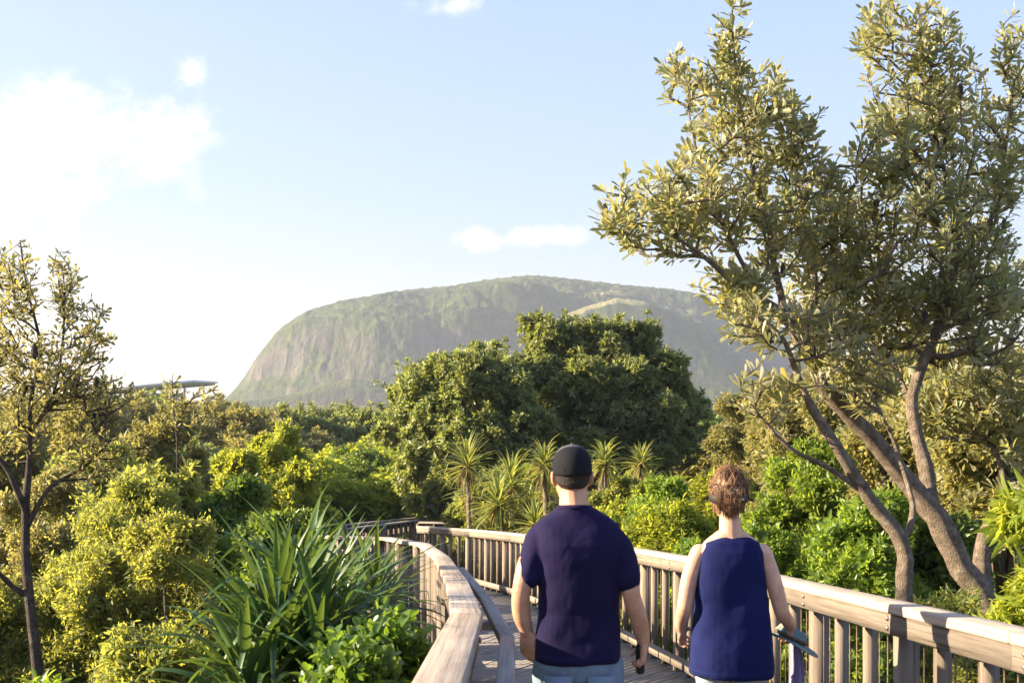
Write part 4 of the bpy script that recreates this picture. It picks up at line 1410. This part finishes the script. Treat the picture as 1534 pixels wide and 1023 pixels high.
def loft(mb, rings, seg=28, ex=2.3):
    """rings: (cx,cy,z,rx,ry) bottom to top, closed"""
    vs = []; fs = []
    for (cx, cy, z, rx, ry) in rings:
        for k in range(seg):
            a = 2 * math.pi * k / seg
            c, s = math.cos(a), math.sin(a)
            vs.append((cx + rx * abs(c) ** (2 / ex) * math.copysign(1, c), cy + ry * abs(s) ** (2 / ex) * math.copysign(1, s), z))
    n = len(rings)
    for i in range(n - 1):
        for k in range(seg):
            a = i * seg + k; b = i * seg + (k + 1) % seg
            fs.append((a, b, b + seg, a + seg))
    fs.append(tuple(range(seg))[::-1]); fs.append(tuple((n - 1) * seg + k for k in range(seg)))
    mb.add(vs, fs)


def limb(mb, pts, rad, seg=16, sub=5):
    pts = [np.array(p, float) for p in pts]; out = []; orr = []
    rad = [r if isinstance(r, tuple) else (r, r) for r in rad]
    for i in range(len(pts) - 1):
        p0, p1, p2, p3 = pts[max(0, i - 1)], pts[i], pts[i + 1], pts[min(len(pts) - 1, i + 2)]
        for s_ in range(sub):
            t = s_ / sub
            out.append(.5 * ((2 * p1) + (-p0 + p2) * t + (2 * p0 - 5 * p1 + 4 * p2 - p3) * t * t + (-p0 + 3 * p1 - 3 * p2 + p3) * t ** 3))
            w = t * t * (3 - 2 * t)
            orr.append((rad[i][0] * (1 - w) + rad[i + 1][0] * w, rad[i][1] * (1 - w) + rad[i + 1][1] * w))
    out.append(pts[-1]); orr.append(rad[-1])
    mb.tube(out, orr, seg)
    # round ends
    ball(mb, out[0], orr[0][0] * .98); ball(mb, out[-1], orr[-1][0] * .98)


def ball(mb, c, r, sx=1, sy=1, sz=1, seg=14):
    vs = []; fs = []; n = seg // 2
    for i in range(1, n):
        th = math.pi * i / n
        for k in range(seg):
            a = 2 * math.pi * k / seg
            vs.append((c[0] + r * sx * math.sin(th) * math.cos(a), c[1] + r * sy * math.sin(th) * math.sin(a), c[2] - r * sz * math.cos(th)))
    b = len(vs); vs += [(c[0], c[1], c[2] - r * sz), (c[0], c[1], c[2] + r * sz)]
    for i in range(n - 2):
        for k in range(seg):
            a = i * seg + k; a2 = i * seg + (k + 1) % seg
            fs.append((a, a2, a2 + seg, a + seg))
    for k in range(seg):
        fs.append((b, (k + 1) % seg, k)); fs.append((b + 1, (n - 2) * seg + k, (n - 2) * seg + (k + 1) % seg))
    mb.add(vs, fs)


def hand(mb, wrist, fwd, palm, thumb_side, curl=.5, s=1.0, fing_curls=None):
    """fwd: direction of the fingers; palm: direction the palm faces; thumb_side: vector"""
    w = Vector(wrist); f = Vector(fwd).normalized(); pn = Vector(palm); pn = (pn - f * pn.dot(f)).normalized()
    sd = f.cross(pn).normalized()
    if sd.dot(Vector(thumb_side)) < 0: sd = -sd
    # palm as a flattened tapering limb
    for off, r in ((-.026, .0135), (-.009, .0145), (.009, .0145), (.025, .0135)):
        mb.tube([w + sd * off * .55 * s, w + f * .045 * s + sd * off * .9 * s, w + f * .088 * s + sd * off * 1.12 * s], [(.014 * s), (.0155 * s), (r * .85 * s)], 10)
        ball(mb, w + f * .088 * s + sd * off * 1.12 * s, r * .85 * s, seg=10)
    lens = [.068, .077, .072, .056]
    offs = [.029, .0102, -.0102, -.029]
    for i in range(4):
        c = (fing_curls[i] if fing_curls else curl * (1 + .18 * i))
        p = w + f * (.088 - .004 * abs(i - 1)) * s + sd * offs[i] * s
        d = (f + sd * (.10 - .07 * i)).normalized(); ang = .25 * c
        pts = [p - d * .012]; rr = [.0090 * s]
        for j, fr in enumerate((.45, .32, .23)):
            dd = d * math.cos(ang) + pn * math.sin(ang)
            pts.append(p)
            rr.append((.0088 - .0008 * j) * s)
            p = p + dd * lens[i] * fr * s
            ang += c * (1.0 if j == 0 else .8)
        pts.append(p); rr.append(.0064 * s)
        mb.tube(pts, rr, 9); ball(mb, p, .0064 * s, seg=8)
    # thumb leaves the side of the palm near its base
    p = w + f * .022 * s + sd * .024 * s
    d = (f * .62 + sd * .62 + pn * .45).normalized(); d2 = (f * .85 + sd * .22 + pn * .45).normalized()
    q = p + d * .040 * s; q2 = q + d2 * .030 * s; q3 = q2 + (d2 + pn * .3).normalized() * .024 * s
    mb.tube([p - d * .012, p, q, q2, q3], [.014 * s, .0145 * s, .0115 * s, .0098 * s, .0075 * s], 10); ball(mb, q3, .0075 * s, seg=8)


def head(mb, c, s=1.0, turn=0.0, ears=True):
    """c: centre of the skull; faces +y before turn"""
    t0 = len(mb.v)
    loft(mb, [(0, .035, -.115, .022, .02), (0, .033, -.108, .035, .034), (0, .026, -.092, .050, .056), (0, .016, -.065, .061, .076), (0, .008, -.035, .068, .087), (0, .002, 0, .073, .094), (0, -.004, .035, .076, .097), (0, -.006, .065, .073, .092), (0, -.005, .09, .060, .076), (0, -.004, .108, .038, .048), (0, -.004, .116, .014, .018)], 28, 2.0)
    mb.tube([(0, .092, .018), (0, .104, -.010), (0, .114, -.030), (0, .100, -.040)], [.008, .010, .0145, .010], 8)     # nose
    ball(mb, (0, .086, .033), .02, 2.1, .5, .5); ball(mb, (0, .083, -.064), .016, 1.4, .55, .35); ball(mb, (0, .081, -.074), .016, 1.2, .6, .35)
    ball(mb, (0, .070, -.100), .018, 1.1, .7, .8)
    if ears:
        for sx in (-1, 1):
            ball(mb, (sx * .078, -.006, -.012), .026, .32, .75, 1.15, 12); ball(mb, (sx * .083, -.012, -.006), .024, .22, .7, 1.0, 12)
            ball(mb, (sx * .074, .002, -.034), .010, .6, .8, .9, 8)
    ct, st = math.cos(turn), math.sin(turn)
    for i in range(t0, len(mb.v)):
        x, y, z = mb.v[i]; x *= s; y *= s; z *= s
        mb.v[i] = (c[0] + x * ct - y * st, c[1] + x * st + y * ct, c[2] + z)


def solid(mb, name, mat, root, voxel=.005, smooth=4, disp=None):
    """one continuous skin grown over the overlapping volumes"""
    o = mb.build(name, mat, root, smooth=True)
    r = o.modifiers.new('skin', 'REMESH'); r.mode = 'VOXEL'; r.voxel_size = voxel; r.use_smooth_shade = True
    s = o.modifiers.new('smooth', 'SMOOTH'); s.factor = .5; s.iterations = smooth
    for (sc, st) in (disp or []):
        tx = bpy.data.textures.new(name + '_folds', 'CLOUDS'); tx.noise_scale = sc; tx.noise_depth = 2
        d = o.modifiers.new('folds', 'DISPLACE'); d.texture = tx; d.strength = st; d.mid_level = .5
        d.texture_coords = 'LOCAL'
    return o


def shoes(root, feet, mat):
    for (x, y, z, pitch) in feet:
        mb = MB(); t0 = 0
        ball(mb, (x, y + .10, z + .045), .05, .9, 1.5, .8); ball(mb, (x, y, z + .05), .045, .85, 1.1, 1.0)
        mb.board((x, y - .06, z + .012), (x, y + .19, z + .012), .085, .024)
        solid(mb, 'shoe', mat, root, .006, 3)


SHX = 0
# ---------------- man
def build_man():
    y0 = 4.9; x0 = .27
    root = empty('person', (x0, y0, deck_z(y0)))
    S = 367.0
    q = lambda px, py, y=0: ((px - 866) / S, y, 1.749 - (py - 665) / S)
    hc = (-.025, .01, 1.622)
    body = MB()
    head(body, hc, 1.0, turn=.06)
    limb(body, [(-.012, -.035, 1.36), (-.016, -.022, 1.47), (-.022, -.004, 1.56), (hc[0], hc[1] + .0, 1.61)], [.07, .062, .056, .054])
    loft(body, [(0, 0, .84, .12, .09), (0, 0, .92, .155, .11), (0, 0, 1.05, .145, .10), (0, -.005, 1.2, .155, .105), (0, -.01, 1.32, .165, .105), (0, -.01, 1.39, .135, .08), (-.01, -.012, 1.44, .09, .06), (-.012, -.015, 1.49, .06, .055)])
    # arms
    aL = [q(814, 808, -.012), q(792, 838, -.03), q(781, 880, -.055), q(781, 915, -.03), q(790, 948, .005)]
    limb(body, aL, [.042, .042, .038, .038, (.025, .029)])
    hand(body, q(789, 942, .0), (.08, .05, -1), (.6, .8, 0), (.6, .6, 0), .45, 1.0)
    aR = [q(913, 810, -.012), q(934, 844, -.03), q(945, 892, -.05), q(957, 930, -.02), q(964, 962, .01)]
    limb(body, aR, [.042, .042, .037, .036, (.025, .029)])
    hand(body, q(966, 958, .01), (-.08, .12, -1), (-1, .1, 0), (-.1, 1, 0), 1.15, .98)
    # legs mid stride
    limb(body, [(-.085, 0, .86), (-.095, .09, .50), (-.10, .10, .30), (-.10, .06, .10)], [.085, .058, .052, .036])
    limb(body, [(.085, 0, .86), (.09, -.04, .48), (.095, -.16, .28), (.095, -.30, .12)], [.085, .058, .052, .036])
    solid(body, 'body', M['skin'], root, .0042, 5)
    eyes = MB()
    for sx in (-1, 1):
        a = .06; ex_, ey = sx * .031, .083
        ball(eyes, (hc[0] + ex_ * math.cos(a) - ey * math.sin(a), hc[1] + ex_ * math.sin(a) + ey * math.cos(a), hc[2] + .008), .012)
    eyes.build('eyes', plain_mat('eye white', (.8, .78, .75), .2, .02), root, True)
    # t shirt: torso and sleeves as one closed garment
    sh = MB()
    loft(sh, [(.0, 0, .872, .176, .128), (.0, 0, .89, .180, .132), (.002, 0, .97, .176, .130), (.004, 0, 1.07, .168, .124), (.003, -.003, 1.18, .172, .126), (0, -.008, 1.29, .184, .126), (-.003, -.010, 1.35, .190, .120), (-.005, -.012, 1.395, .192, .106), (-.008, -.014, 1.43, .176, .092), (-.010, -.015, 1.458, .140, .080), (-.012, -.016, 1.480, .098, .072), (-.014, -.018, 1.500, .066, .064)], 36, 2.5)
    limb(sh, [q(825, 800, -.012), q(808, 803, -.014), q(797, 830, -.025), q(789, 860, -.045)], [.050, .060, .060, .057], 20)
    limb(sh, [q(900, 800, -.012), q(916, 804, -.014), q(930, 832, -.025), q(938, 864, -.045)], [.050, .060, .060, .057], 20)
    sh.v = [(x * .975, y, z) for x, y, z in sh.v]
    solid(sh, 't_shirt', M['navy'], root, .005, 6, [(.24, .034), (.09, .006)])
    col = MB()
    col.tube([(-.014 + .063 * math.cos(a), -.018 + .061 * math.sin(a), 1.492 - .006 * math.sin(a)) for a in np.linspace(0, 2 * math.pi, 25)], .011, 8)
    col.build('collar', M['navy'], root, True)
    # jeans
    tr = MB()
    loft(tr, [(0, 0, .80, .150, .110), (0, 0, .85, .172, .124), (0, 0, .93, .166, .122), (0, 0, .97, .158, .115)], 32, 2.4)
    limb(tr, [(-.088, 0, .84), (-.095, .09, .50), (-.10, .10, .30), (-.10, .07, .10)], [.10, .075, .066, .058])
    limb(tr, [(.088, 0, .84), (.09, -.04, .48), (.095, -.16, .28), (.095, -.28, .13)], [.10, .075, .066, .058])
    solid(tr, 'jeans', M['denim'], root, .006, 4, [(.1, .012)])
    for sx in (-1, 1):
        pk = MB(); pk.board((sx * .085, -.113, .72), (sx * .085, -.117, .83), .11, .012, up=(0, 1, 0))
        pk.build('back_pocket', M['denim'], root)
    shoes(root, [(-.10, .03, .0, 0), (.095, -.34, .06, 0)], plain_mat('shoe leather', (.06, .05, .045), .5))
    # short dark hair below the cap
    hair = MB(); loft(hair, [(0, -.030, -.052, .045, .052), (0, -.024, -.035, .064, .070), (0, -.014, 0, .0755, .088), (0, -.010, .03, .078, .092)], 28, 2.0)
    hm = plain_mat('short dark hair', (.018, .013, .010), .7, .4, 220, .8)
    T = lambda mbx, tn: [mbx.v.__setitem__(i, (hc[0] + x * math.cos(tn) - y * math.sin(tn), hc[1] + x * math.sin(tn) + y * math.cos(tn), hc[2] + z)) for i, (x, y, z) in enumerate(mbx.v)]
    T(hair, .06)
    solid(hair, 'hair', hm, root, .004, 2, [(.01, .004)])
    # cap
    cap = MB()
    loft(cap, [(0, -.006, .002, .084, .106), (0, -.006, .012, .086, .108), (0, -.006, .04, .086, .107), (0, -.006, .068, .082, .101), (0, -.006, .095, .069, .086), (0, -.006, .115, .046, .058), (0, -.006, .124, .018, .022)], 30, 2.05)
    cap.v = [(x * .94, y * .96, z) for x, y, z in cap.v]
    for k in range(3):      # raised panel seams
        a = k * math.pi / 3
        cap.tube([(math.cos(a) * .0815 * math.cos(e), -.006 + math.sin(a) * .1035 * math.cos(e), .02 + .104 * math.sin(e)) for e in np.linspace(0, math.pi, 15)], .0018, 5)
    ball(cap, (0, -.006, .126), .008, 1, 1, .6, 8)
    T(cap, .06)
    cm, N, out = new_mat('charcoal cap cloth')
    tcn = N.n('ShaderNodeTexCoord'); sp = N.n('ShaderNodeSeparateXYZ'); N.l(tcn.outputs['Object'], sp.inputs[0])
    sun_top = N.math('MULTIPLY', N.math('SUBTRACT', N.math('ADD', N.math('MULTIPLY', sp.outputs[2], 1.0), N.math('MULTIPLY', sp.outputs[1], .9)), 1.70), 40, clamp=True)
    c1 = N.mix(sun_top, (.012, .013, .017), (.10, .105, .115))  # paler crown top: sun highlight painted into the cap colour
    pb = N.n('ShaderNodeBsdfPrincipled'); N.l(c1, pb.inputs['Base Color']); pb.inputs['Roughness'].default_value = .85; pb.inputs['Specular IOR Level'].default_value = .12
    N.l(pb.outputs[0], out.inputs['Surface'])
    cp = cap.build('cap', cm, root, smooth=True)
    br = MB()
    nb = 12; vs = []
    for i in range(nb + 1):
        a = -.8 + 1.6 * i / nb
        for rr_, zz in ((.082, .006), (.165, -.012)):
            ext = 1 if rr_ < .1 else math.cos(a * .8) ** .5
            vs.append((math.sin(a) * rr_ * (.55 if rr_ > .1 else 1.0), math.cos(a) * (rr_ + .02) * ext, zz - .03 * math.sin(a) ** 2))
    vs2 = [(x, y, z - .004) for x, y, z in vs]; n_ = len(vs)
    fs = []
    for i in range(nb):
        a = i * 2
        fs += [(a, a + 1, a + 3, a + 2), (n_ + a + 2, n_ + a + 3, n_ + a + 1, n_ + a), (a + 1, n_ + a + 1, n_ + a + 3, a + 3), (a + 2, n_ + a + 2, n_ + a, a)]
    br.add(vs + vs2, fs); T(br, .06)
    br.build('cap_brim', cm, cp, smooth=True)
    tag(root, 'man walking away in a dark navy t-shirt, dark cap and blue jeans', 'person')
    # dark water bottle held in the right hand
    hp = Vector(q(960, 992, .035)) + root.location
    bt = MB(); d = Vector((.04, .35, -.9)).normalized()
    bt.tube([hp - d * .075, hp - d * .07, hp + d * .05, hp + d * .055], [.016, .019, .019, .015], 14)
    bt.tube([hp - d * .10, hp - d * .075], [.011, .011], 12)
    ob = bt.build('water_bottle', plain_mat('black plastic', (.012, .012, .014), .3, .1), smooth=False)
    tag(ob, 'small black bottle held in the man\'s right hand', 'bottle')


build_man()


def build_woman():
    y0 = 5.4; x0 = .984
    root = empty('person', (x0, y0, deck_z(y0)))
    S = 333.0
    q = lambda px, py, y=0: ((px - 1095) / S, y, 1.667 - (py - 700) / S)
    hc = (-.010, .01, 1.540)
    body = MB()
    tn = -.12
    head(body, hc, .95, turn=tn)
    limb(body, [(-.006, -.03, 1.28), (-.006, -.02, 1.38), (-.008, -.004, 1.47), (hc[0], hc[1], 1.53)], [.060, .050, .045, .045])
    loft(body, [(0, 0, .80, .13, .09), (0, 0, .88, .142, .10), (0, 0, 1.00, .13, .09), (0, -.005, 1.12, .135, .092), (0, -.01, 1.22, .145, .092), (0, -.01, 1.30, .150, .078), (0, -.012, 1.345, .115, .062), (-.004, -.014, 1.385, .060, .050)])
    aL = [q(1047, 826, -.01), q(1032, 862, -.03), q(1023, 905, -.05), q(1022, 930, .02), q(1026, 950, .09)]
    limb(body, aL, [.041, .038, .034, .032, (.021, .025)])
    hand(body, q(1026, 947, .08), (.10, .75, -.6), (.8, -.2, -.5), (.4, .3, 1), .7, .88)
    aR = [q(1142, 826, -.01), q(1156, 866, -.03), q(1168, 912, -.04), q(1182, 930, .03), q(1192, 944, .10)]
    limb(body, aR, [.041, .038, .034, .031, (.021, .025)])
    hand(body, q(1190, 942, .09), (.05, .55, -.6), (-.9, .1, -.3), (-.2, .5, 1), 1.0, .88)
    limb(body, [(-.08, 0, .82), (-.085, -.03, .46), (-.085, -.13, .28), (-.085, -.26, .12)], [.082, .055, .050, .033])
    limb(body, [(.08, 0, .82), (.085, .09, .48), (.085, .11, .28), (.085, .08, .10)], [.082, .055, .050, .033])
    solid(body, 'body', M['skin_w'], root, .0042, 5)
    eyes = MB()
    for sx in (-1, 1):
        ex_, ey = sx * .029, .079
        ball(eyes, (hc[0] + ex_ * math.cos(tn) - ey * math.sin(tn), hc[1] + ex_ * math.sin(tn) + ey * math.cos(tn), hc[2] + .008), .0115)
    eyes.build('eyes', plain_mat('eye white', (.8, .78, .75), .2, .02), root, True)
    top = MB()
    loft(top, [(.0, 0, .742, .185, .135), (.0, 0, .76, .188, .138), (.004, 0, .86, .184, .134), (.004, 0, .97, .174, .124), (.002, -.002, 1.08, .164, .118), (0, -.008, 1.17, .160, .112), (0, -.010, 1.24, .152, .106), (0, -.012, 1.30, .146, .094), (0, -.012, 1.340, .124, .078), (0, -.013, 1.362, .085, .062), (0, -.014, 1.372, .055, .05)], 36, 2.6)
    top.v = [(x * (1 - .02 * max(0, min(1, (1.1 - z) / .3))), y, z) for x, y, z in top.v]
    solid(top, 'sleeveless_top', M['royal'], root, .005, 5, [(.26, .034), (.09, .006)])
    tr = MB()
    loft(tr, [(0, 0, .74, .150, .108), (0, 0, .80, .154, .112), (0, 0, .90, .142, .104), (0, 0, .93, .14, .10)], 32, 2.3)
    limb(tr, [(-.085, 0, .80), (-.088, -.03, .46), (-.085, -.13, .28), (-.085, -.24, .14)], [.078, .07, .062, .055])
    limb(tr, [(.085, 0, .80), (.088, .09, .48), (.085, .11, .28), (.085, .08, .11)], [.078, .07, .062, .055])
    solid(tr, 'trousers', M['pale_denim'], root, .006, 4, [(.1, .012)])
    shoes(root, [(-.085, -.30, .05, 0), (.085, .05, 0, 0)], plain_mat('pale shoe', (.5, .48, .45), .6))
    # hair: shell plus loose curls piled up above a dark visor strap
    rgw = np.random.default_rng(8)
    hm, N, out = new_mat('auburn hair')
    tcn = N.n('ShaderNodeTexCoord')
    n1 = N.noise(tcn.outputs['Object'], 30, 5, .6)
    c = N.ramp(n1, [(.3, (.09, .045, .022)), (.5, (.20, .105, .05)), (.7, (.36, .22, .11))])
    pb = N.n('ShaderNodeBsdfPrincipled'); N.l(c, pb.inputs['Base Color']); pb.inputs['Roughness'].default_value = .5
    N.l(pb.outputs[0], out.inputs['Surface'])
    def hp(x, y, z):
        return (hc[0] + x * math.cos(tn) - y * math.sin(tn), hc[1] + x * math.sin(tn) + y * math.cos(tn), hc[2] + z)
    hs = MB()
    loft(hs, [(0, -.03, -.062, .036, .045), (0, -.022, -.045, .055, .062), (0, -.015, -.01, .0735, .082), (0, -.012, .03, .079, .090), (0, -.012, .07, .078, .086), (0, -.014, .10, .060, .064), (0, -.018, .114, .040, .044)], 26, 2.0)
    hs.v = [(x * .97, y * .98, z) for x, y, z in hs.v]
    ball(hs, (0, -.026, .080), .048, 1.1, .95, .85)
    hs.v = [hp(*v) for v in hs.v]
    ho = solid(hs, 'hair', hm, root, .004, 2, [(.025, .018), (.008, .006)])
    lk = MB()
    bun = np.array([0, -.026, .078])
    for i in range(2600):
        kind = rgw.random()
        if kind < .5:      # swept up from hairline to the knot
            a = rgw.uniform(-2.6, 2.6); zz = rgw.uniform(-.075, .06)
            rr_ = 1.0 if zz > -.02 else .86
            p0 = np.array([math.sin(a) * .080 * rr_, -.012 - math.cos(a) * .092 * rr_, zz])
            if p0[1] > .05: continue
            p3 = bun + rgw.normal(scale=.028, size=3)
            m_ = (p0 + p3) / 2; m_[:2] = m_[:2] * 1.0 + (p0[:2] - bun[:2]) * .42
            jit = .002; n_ = 7
            pts = [p0 * (1 - t) ** 2 + 2 * m_ * t * (1 - t) + p3 * t * t for t in np.linspace(0, 1, n_)]
        elif kind < .88:   # messy knot
            d = rgw.normal(size=3); d /= np.linalg.norm(d); d2 = np.cross(d, rgw.normal(size=3)); d2 /= np.linalg.norm(d2)
            R_ = rgw.uniform(.035, .062); a0 = rgw.uniform(0, 6); sp_ = rgw.uniform(1.2, 2.6)
            pts = [bun + (d * math.cos(a0 + sp_ * t) * 1.05 + d2 * math.sin(a0 + sp_ * t)) * R_ * (1 + .25 * t * rgw.uniform(0, 1)) for t in np.linspace(0, 1, 7)]; jit = .0025
        else:              # strands falling over the strap to the nape
            x = rgw.normal(scale=.024)
            p0 = np.array([x, -.10, .05]); p3 = np.array([x * .7 + rgw.normal(scale=.006), -.082, rgw.uniform(-.10, -.055)])
            m_ = np.array([x * 1.1, -.128, -.01])
            pts = [p0 * (1 - t) ** 2 + 2 * m_ * t * (1 - t) + p3 * t * t for t in np.linspace(0, 1, 7)]; jit = .0022
        w_ = rgw.normal(scale=jit, size=3); p_ = rgw.uniform(0, 6.28); f_ = rgw.uniform(.7, 1.6)
        pts = [hp(*(q_ + w_ * math.sin(k_ * f_ + p_))) for k_, q_ in enumerate(pts)]
        r_ = rgw.uniform(.0009, .0017)
        lk.tube(pts, [r_] * 5 + [r_ * .7, r_ * .3], 3, cap=False)
    lk.build('loose_strands', hm, ho, True)
    # nape wisps and dark visor strap
    vs = MB()
    R = []
    for a in np.linspace(0, 2 * math.pi, 33):
        R.append((math.cos(a), math.sin(a)))
    for (x0_, y0_), (x1_, y1_) in zip(R[:-1], R[1:]):
        a = [hp(x0_ * .083, -.008 + y0_ * .098, -.020 + .012 * y0_), hp(x0_ * .087, -.008 + y0_ * .102, -.020 + .012 * y0_), hp(x0_ * .087, -.008 + y0_ * .102, .022 + .012 * y0_), hp(x0_ * .083, -.008 + y0_ * .098, .022 + .012 * y0_)]
        b = [hp(x1_ * .083, -.008 + y1_ * .098, -.020 + .012 * y1_), hp(x1_ * .087, -.008 + y1_ * .102, -.020 + .012 * y1_), hp(x1_ * .087, -.008 + y1_ * .102, .022 + .012 * y1_), hp(x1_ * .083, -.008 + y1_ * .098, .022 + .012 * y1_)]
        vs.add(a + b, [(0, 1, 5, 4), (1, 2, 6, 5), (2, 3, 7, 6), (3, 0, 4, 7)])
    vo = vs.build('visor_strap', plain_mat('black webbing', (.02, .017, .018), .7), root)
    cl_ = MB(); cl_.board(hp(.030, -.104, -.012), hp(.062, -.088, -.006), .006, .006); cl_.build('buckle', plain_mat('white plastic', (.8, .8, .78), .4), vo)
    vb = MB()
    pv = []
    for i in range(13):
        a = -1.2 + 2.4 * i / 12
        pv += [hp(math.sin(a) * .085, math.cos(a) * .095, .01), hp(math.sin(a) * .13, math.cos(a) * .165, -.012 - .02 * math.sin(a) ** 2)]
    n_ = len(pv); pv2 = [(x, y, z - .004) for x, y, z in pv]; fs = []
    for i in range(12):
        a = i * 2; fs += [(a, a + 1, a + 3, a + 2), (n_ + a + 2, n_ + a + 3, n_ + a + 1, n_ + a), (a + 1, n_ + a + 1, n_ + a + 3, a + 3)]
    vb.add(pv + pv2, fs); vb.build('visor_brim', plain_mat('black cloth', (.02, .02, .022), .7), vo, True)
    tag(root, 'woman walking away in a sleeveless royal blue top with auburn hair piled up', 'person')
    # teal hat with a brown band held in her right hand
    hb = Vector(q(1196, 968, .16)) + root.location
    ht = empty('sun_hat', hb)
    hm_ = MB()
    seg = 28; vs_ = []; fs_ = []
    prof = [(.0, .045), (.04, .045), (.052, .035), (.058, .0), (.11, -.006), (.112, -.010), (.058, -.006)]
    for r_, z_ in prof:
        for k in range(seg):
            a = 2 * math.pi * k / seg
            vs_.append((r_ * math.cos(a), r_ * math.sin(a) * .9, z_ + .008 * math.sin(2 * a) * (r_ > .1)))
    for i in range(len(prof) - 1):
        for k in range(seg):
            fs_.append((i * seg + k, i * seg + (k + 1) % seg, (i + 1) * seg + (k + 1) % seg, (i + 1) * seg + k))
    hm_.add(vs_, fs_)
    hm_.build('brim', fabric_mat('teal cloth', (.10, .17, .18), (.16, .24, .25)), ht, True)
    bd = MB(); bd.tube([(.059 * math.cos(a), .059 * .9 * math.sin(a), .012) for a in np.linspace(0, 6.283, 25)], .007, 6)
    bd.build('band', plain_mat('brown plaited band', (.10, .07, .05), .7, .5, 150, .5), ht)
    ht.rotation_euler = (-.02, .42, .1)
    ht.scale = (1.3, 1.3, 1.3)
    tag(ht, 'teal sun hat with a brown band held in the woman\'s right hand', 'hat')
    # lavender scarf hanging from the same hand
    sc = MB(); b0 = Vector(q(1206, 975, .18)) + root.location
    vs_ = []; nn_ = 14
    for i in range(nn_ + 1):
        t = i / nn_
        for k in range(9):
            u = k / 8 - .5
            vs_.append((b0.x + u * (.04 + .05 * t) + .01 * math.sin(t * 5), b0.y + .018 * math.sin(u * 22 + t * 2), b0.z - .38 * t))
    fs_ = [(i * 9 + k, i * 9 + k + 1, (i + 1) * 9 + k + 1, (i + 1) * 9 + k) for i in range(nn_) for k in range(8)]
    sc.add(vs_, fs_)
    so = sc.build('scarf', fabric_mat('lavender cloth', (.28, .22, .42), (.36, .30, .52)), smooth=True)
    sm = so.modifiers.new('thick', 'SOLIDIFY'); sm.thickness = .003
    tag(so, 'lavender cloth hanging from the woman\'s right hand beside the railing', 'scarf')


build_woman()


# ------------------------------------------------------------------ haze
def build_haze():
    me = bpy.data.meshes.new('haze')
    x0, x1, y0, y1, z0, z1 = -3400, 3400, -150, 4400, -18, 190
    v = [(x0, y0, z0), (x1, y0, z0), (x1, y1, z0), (x0, y1, z0), (x0, y0, z1), (x1, y0, z1), (x1, y1, z1), (x0, y1, z1)]
    me.from_pydata(v, [], [(3, 2, 1, 0), (4, 5, 6, 7), (0, 1, 5, 4), (1, 2, 6, 5), (2, 3, 7, 6), (3, 0, 4, 7)])
    m, N, out = new_mat('warm sea haze')
    pv = N.n('ShaderNodeVolumePrincipled')
    pv.inputs['Color'].default_value = (.76, .86, 1.0, 1)
    pv.inputs['Density'].default_value = .00022
    pv.inputs['Anisotropy'].default_value = .3
    N.l(pv.outputs[0], out.inputs['Volume'])
    me.materials.append(m)
    tag(link('haze', me), kind='stuff')


build_haze()
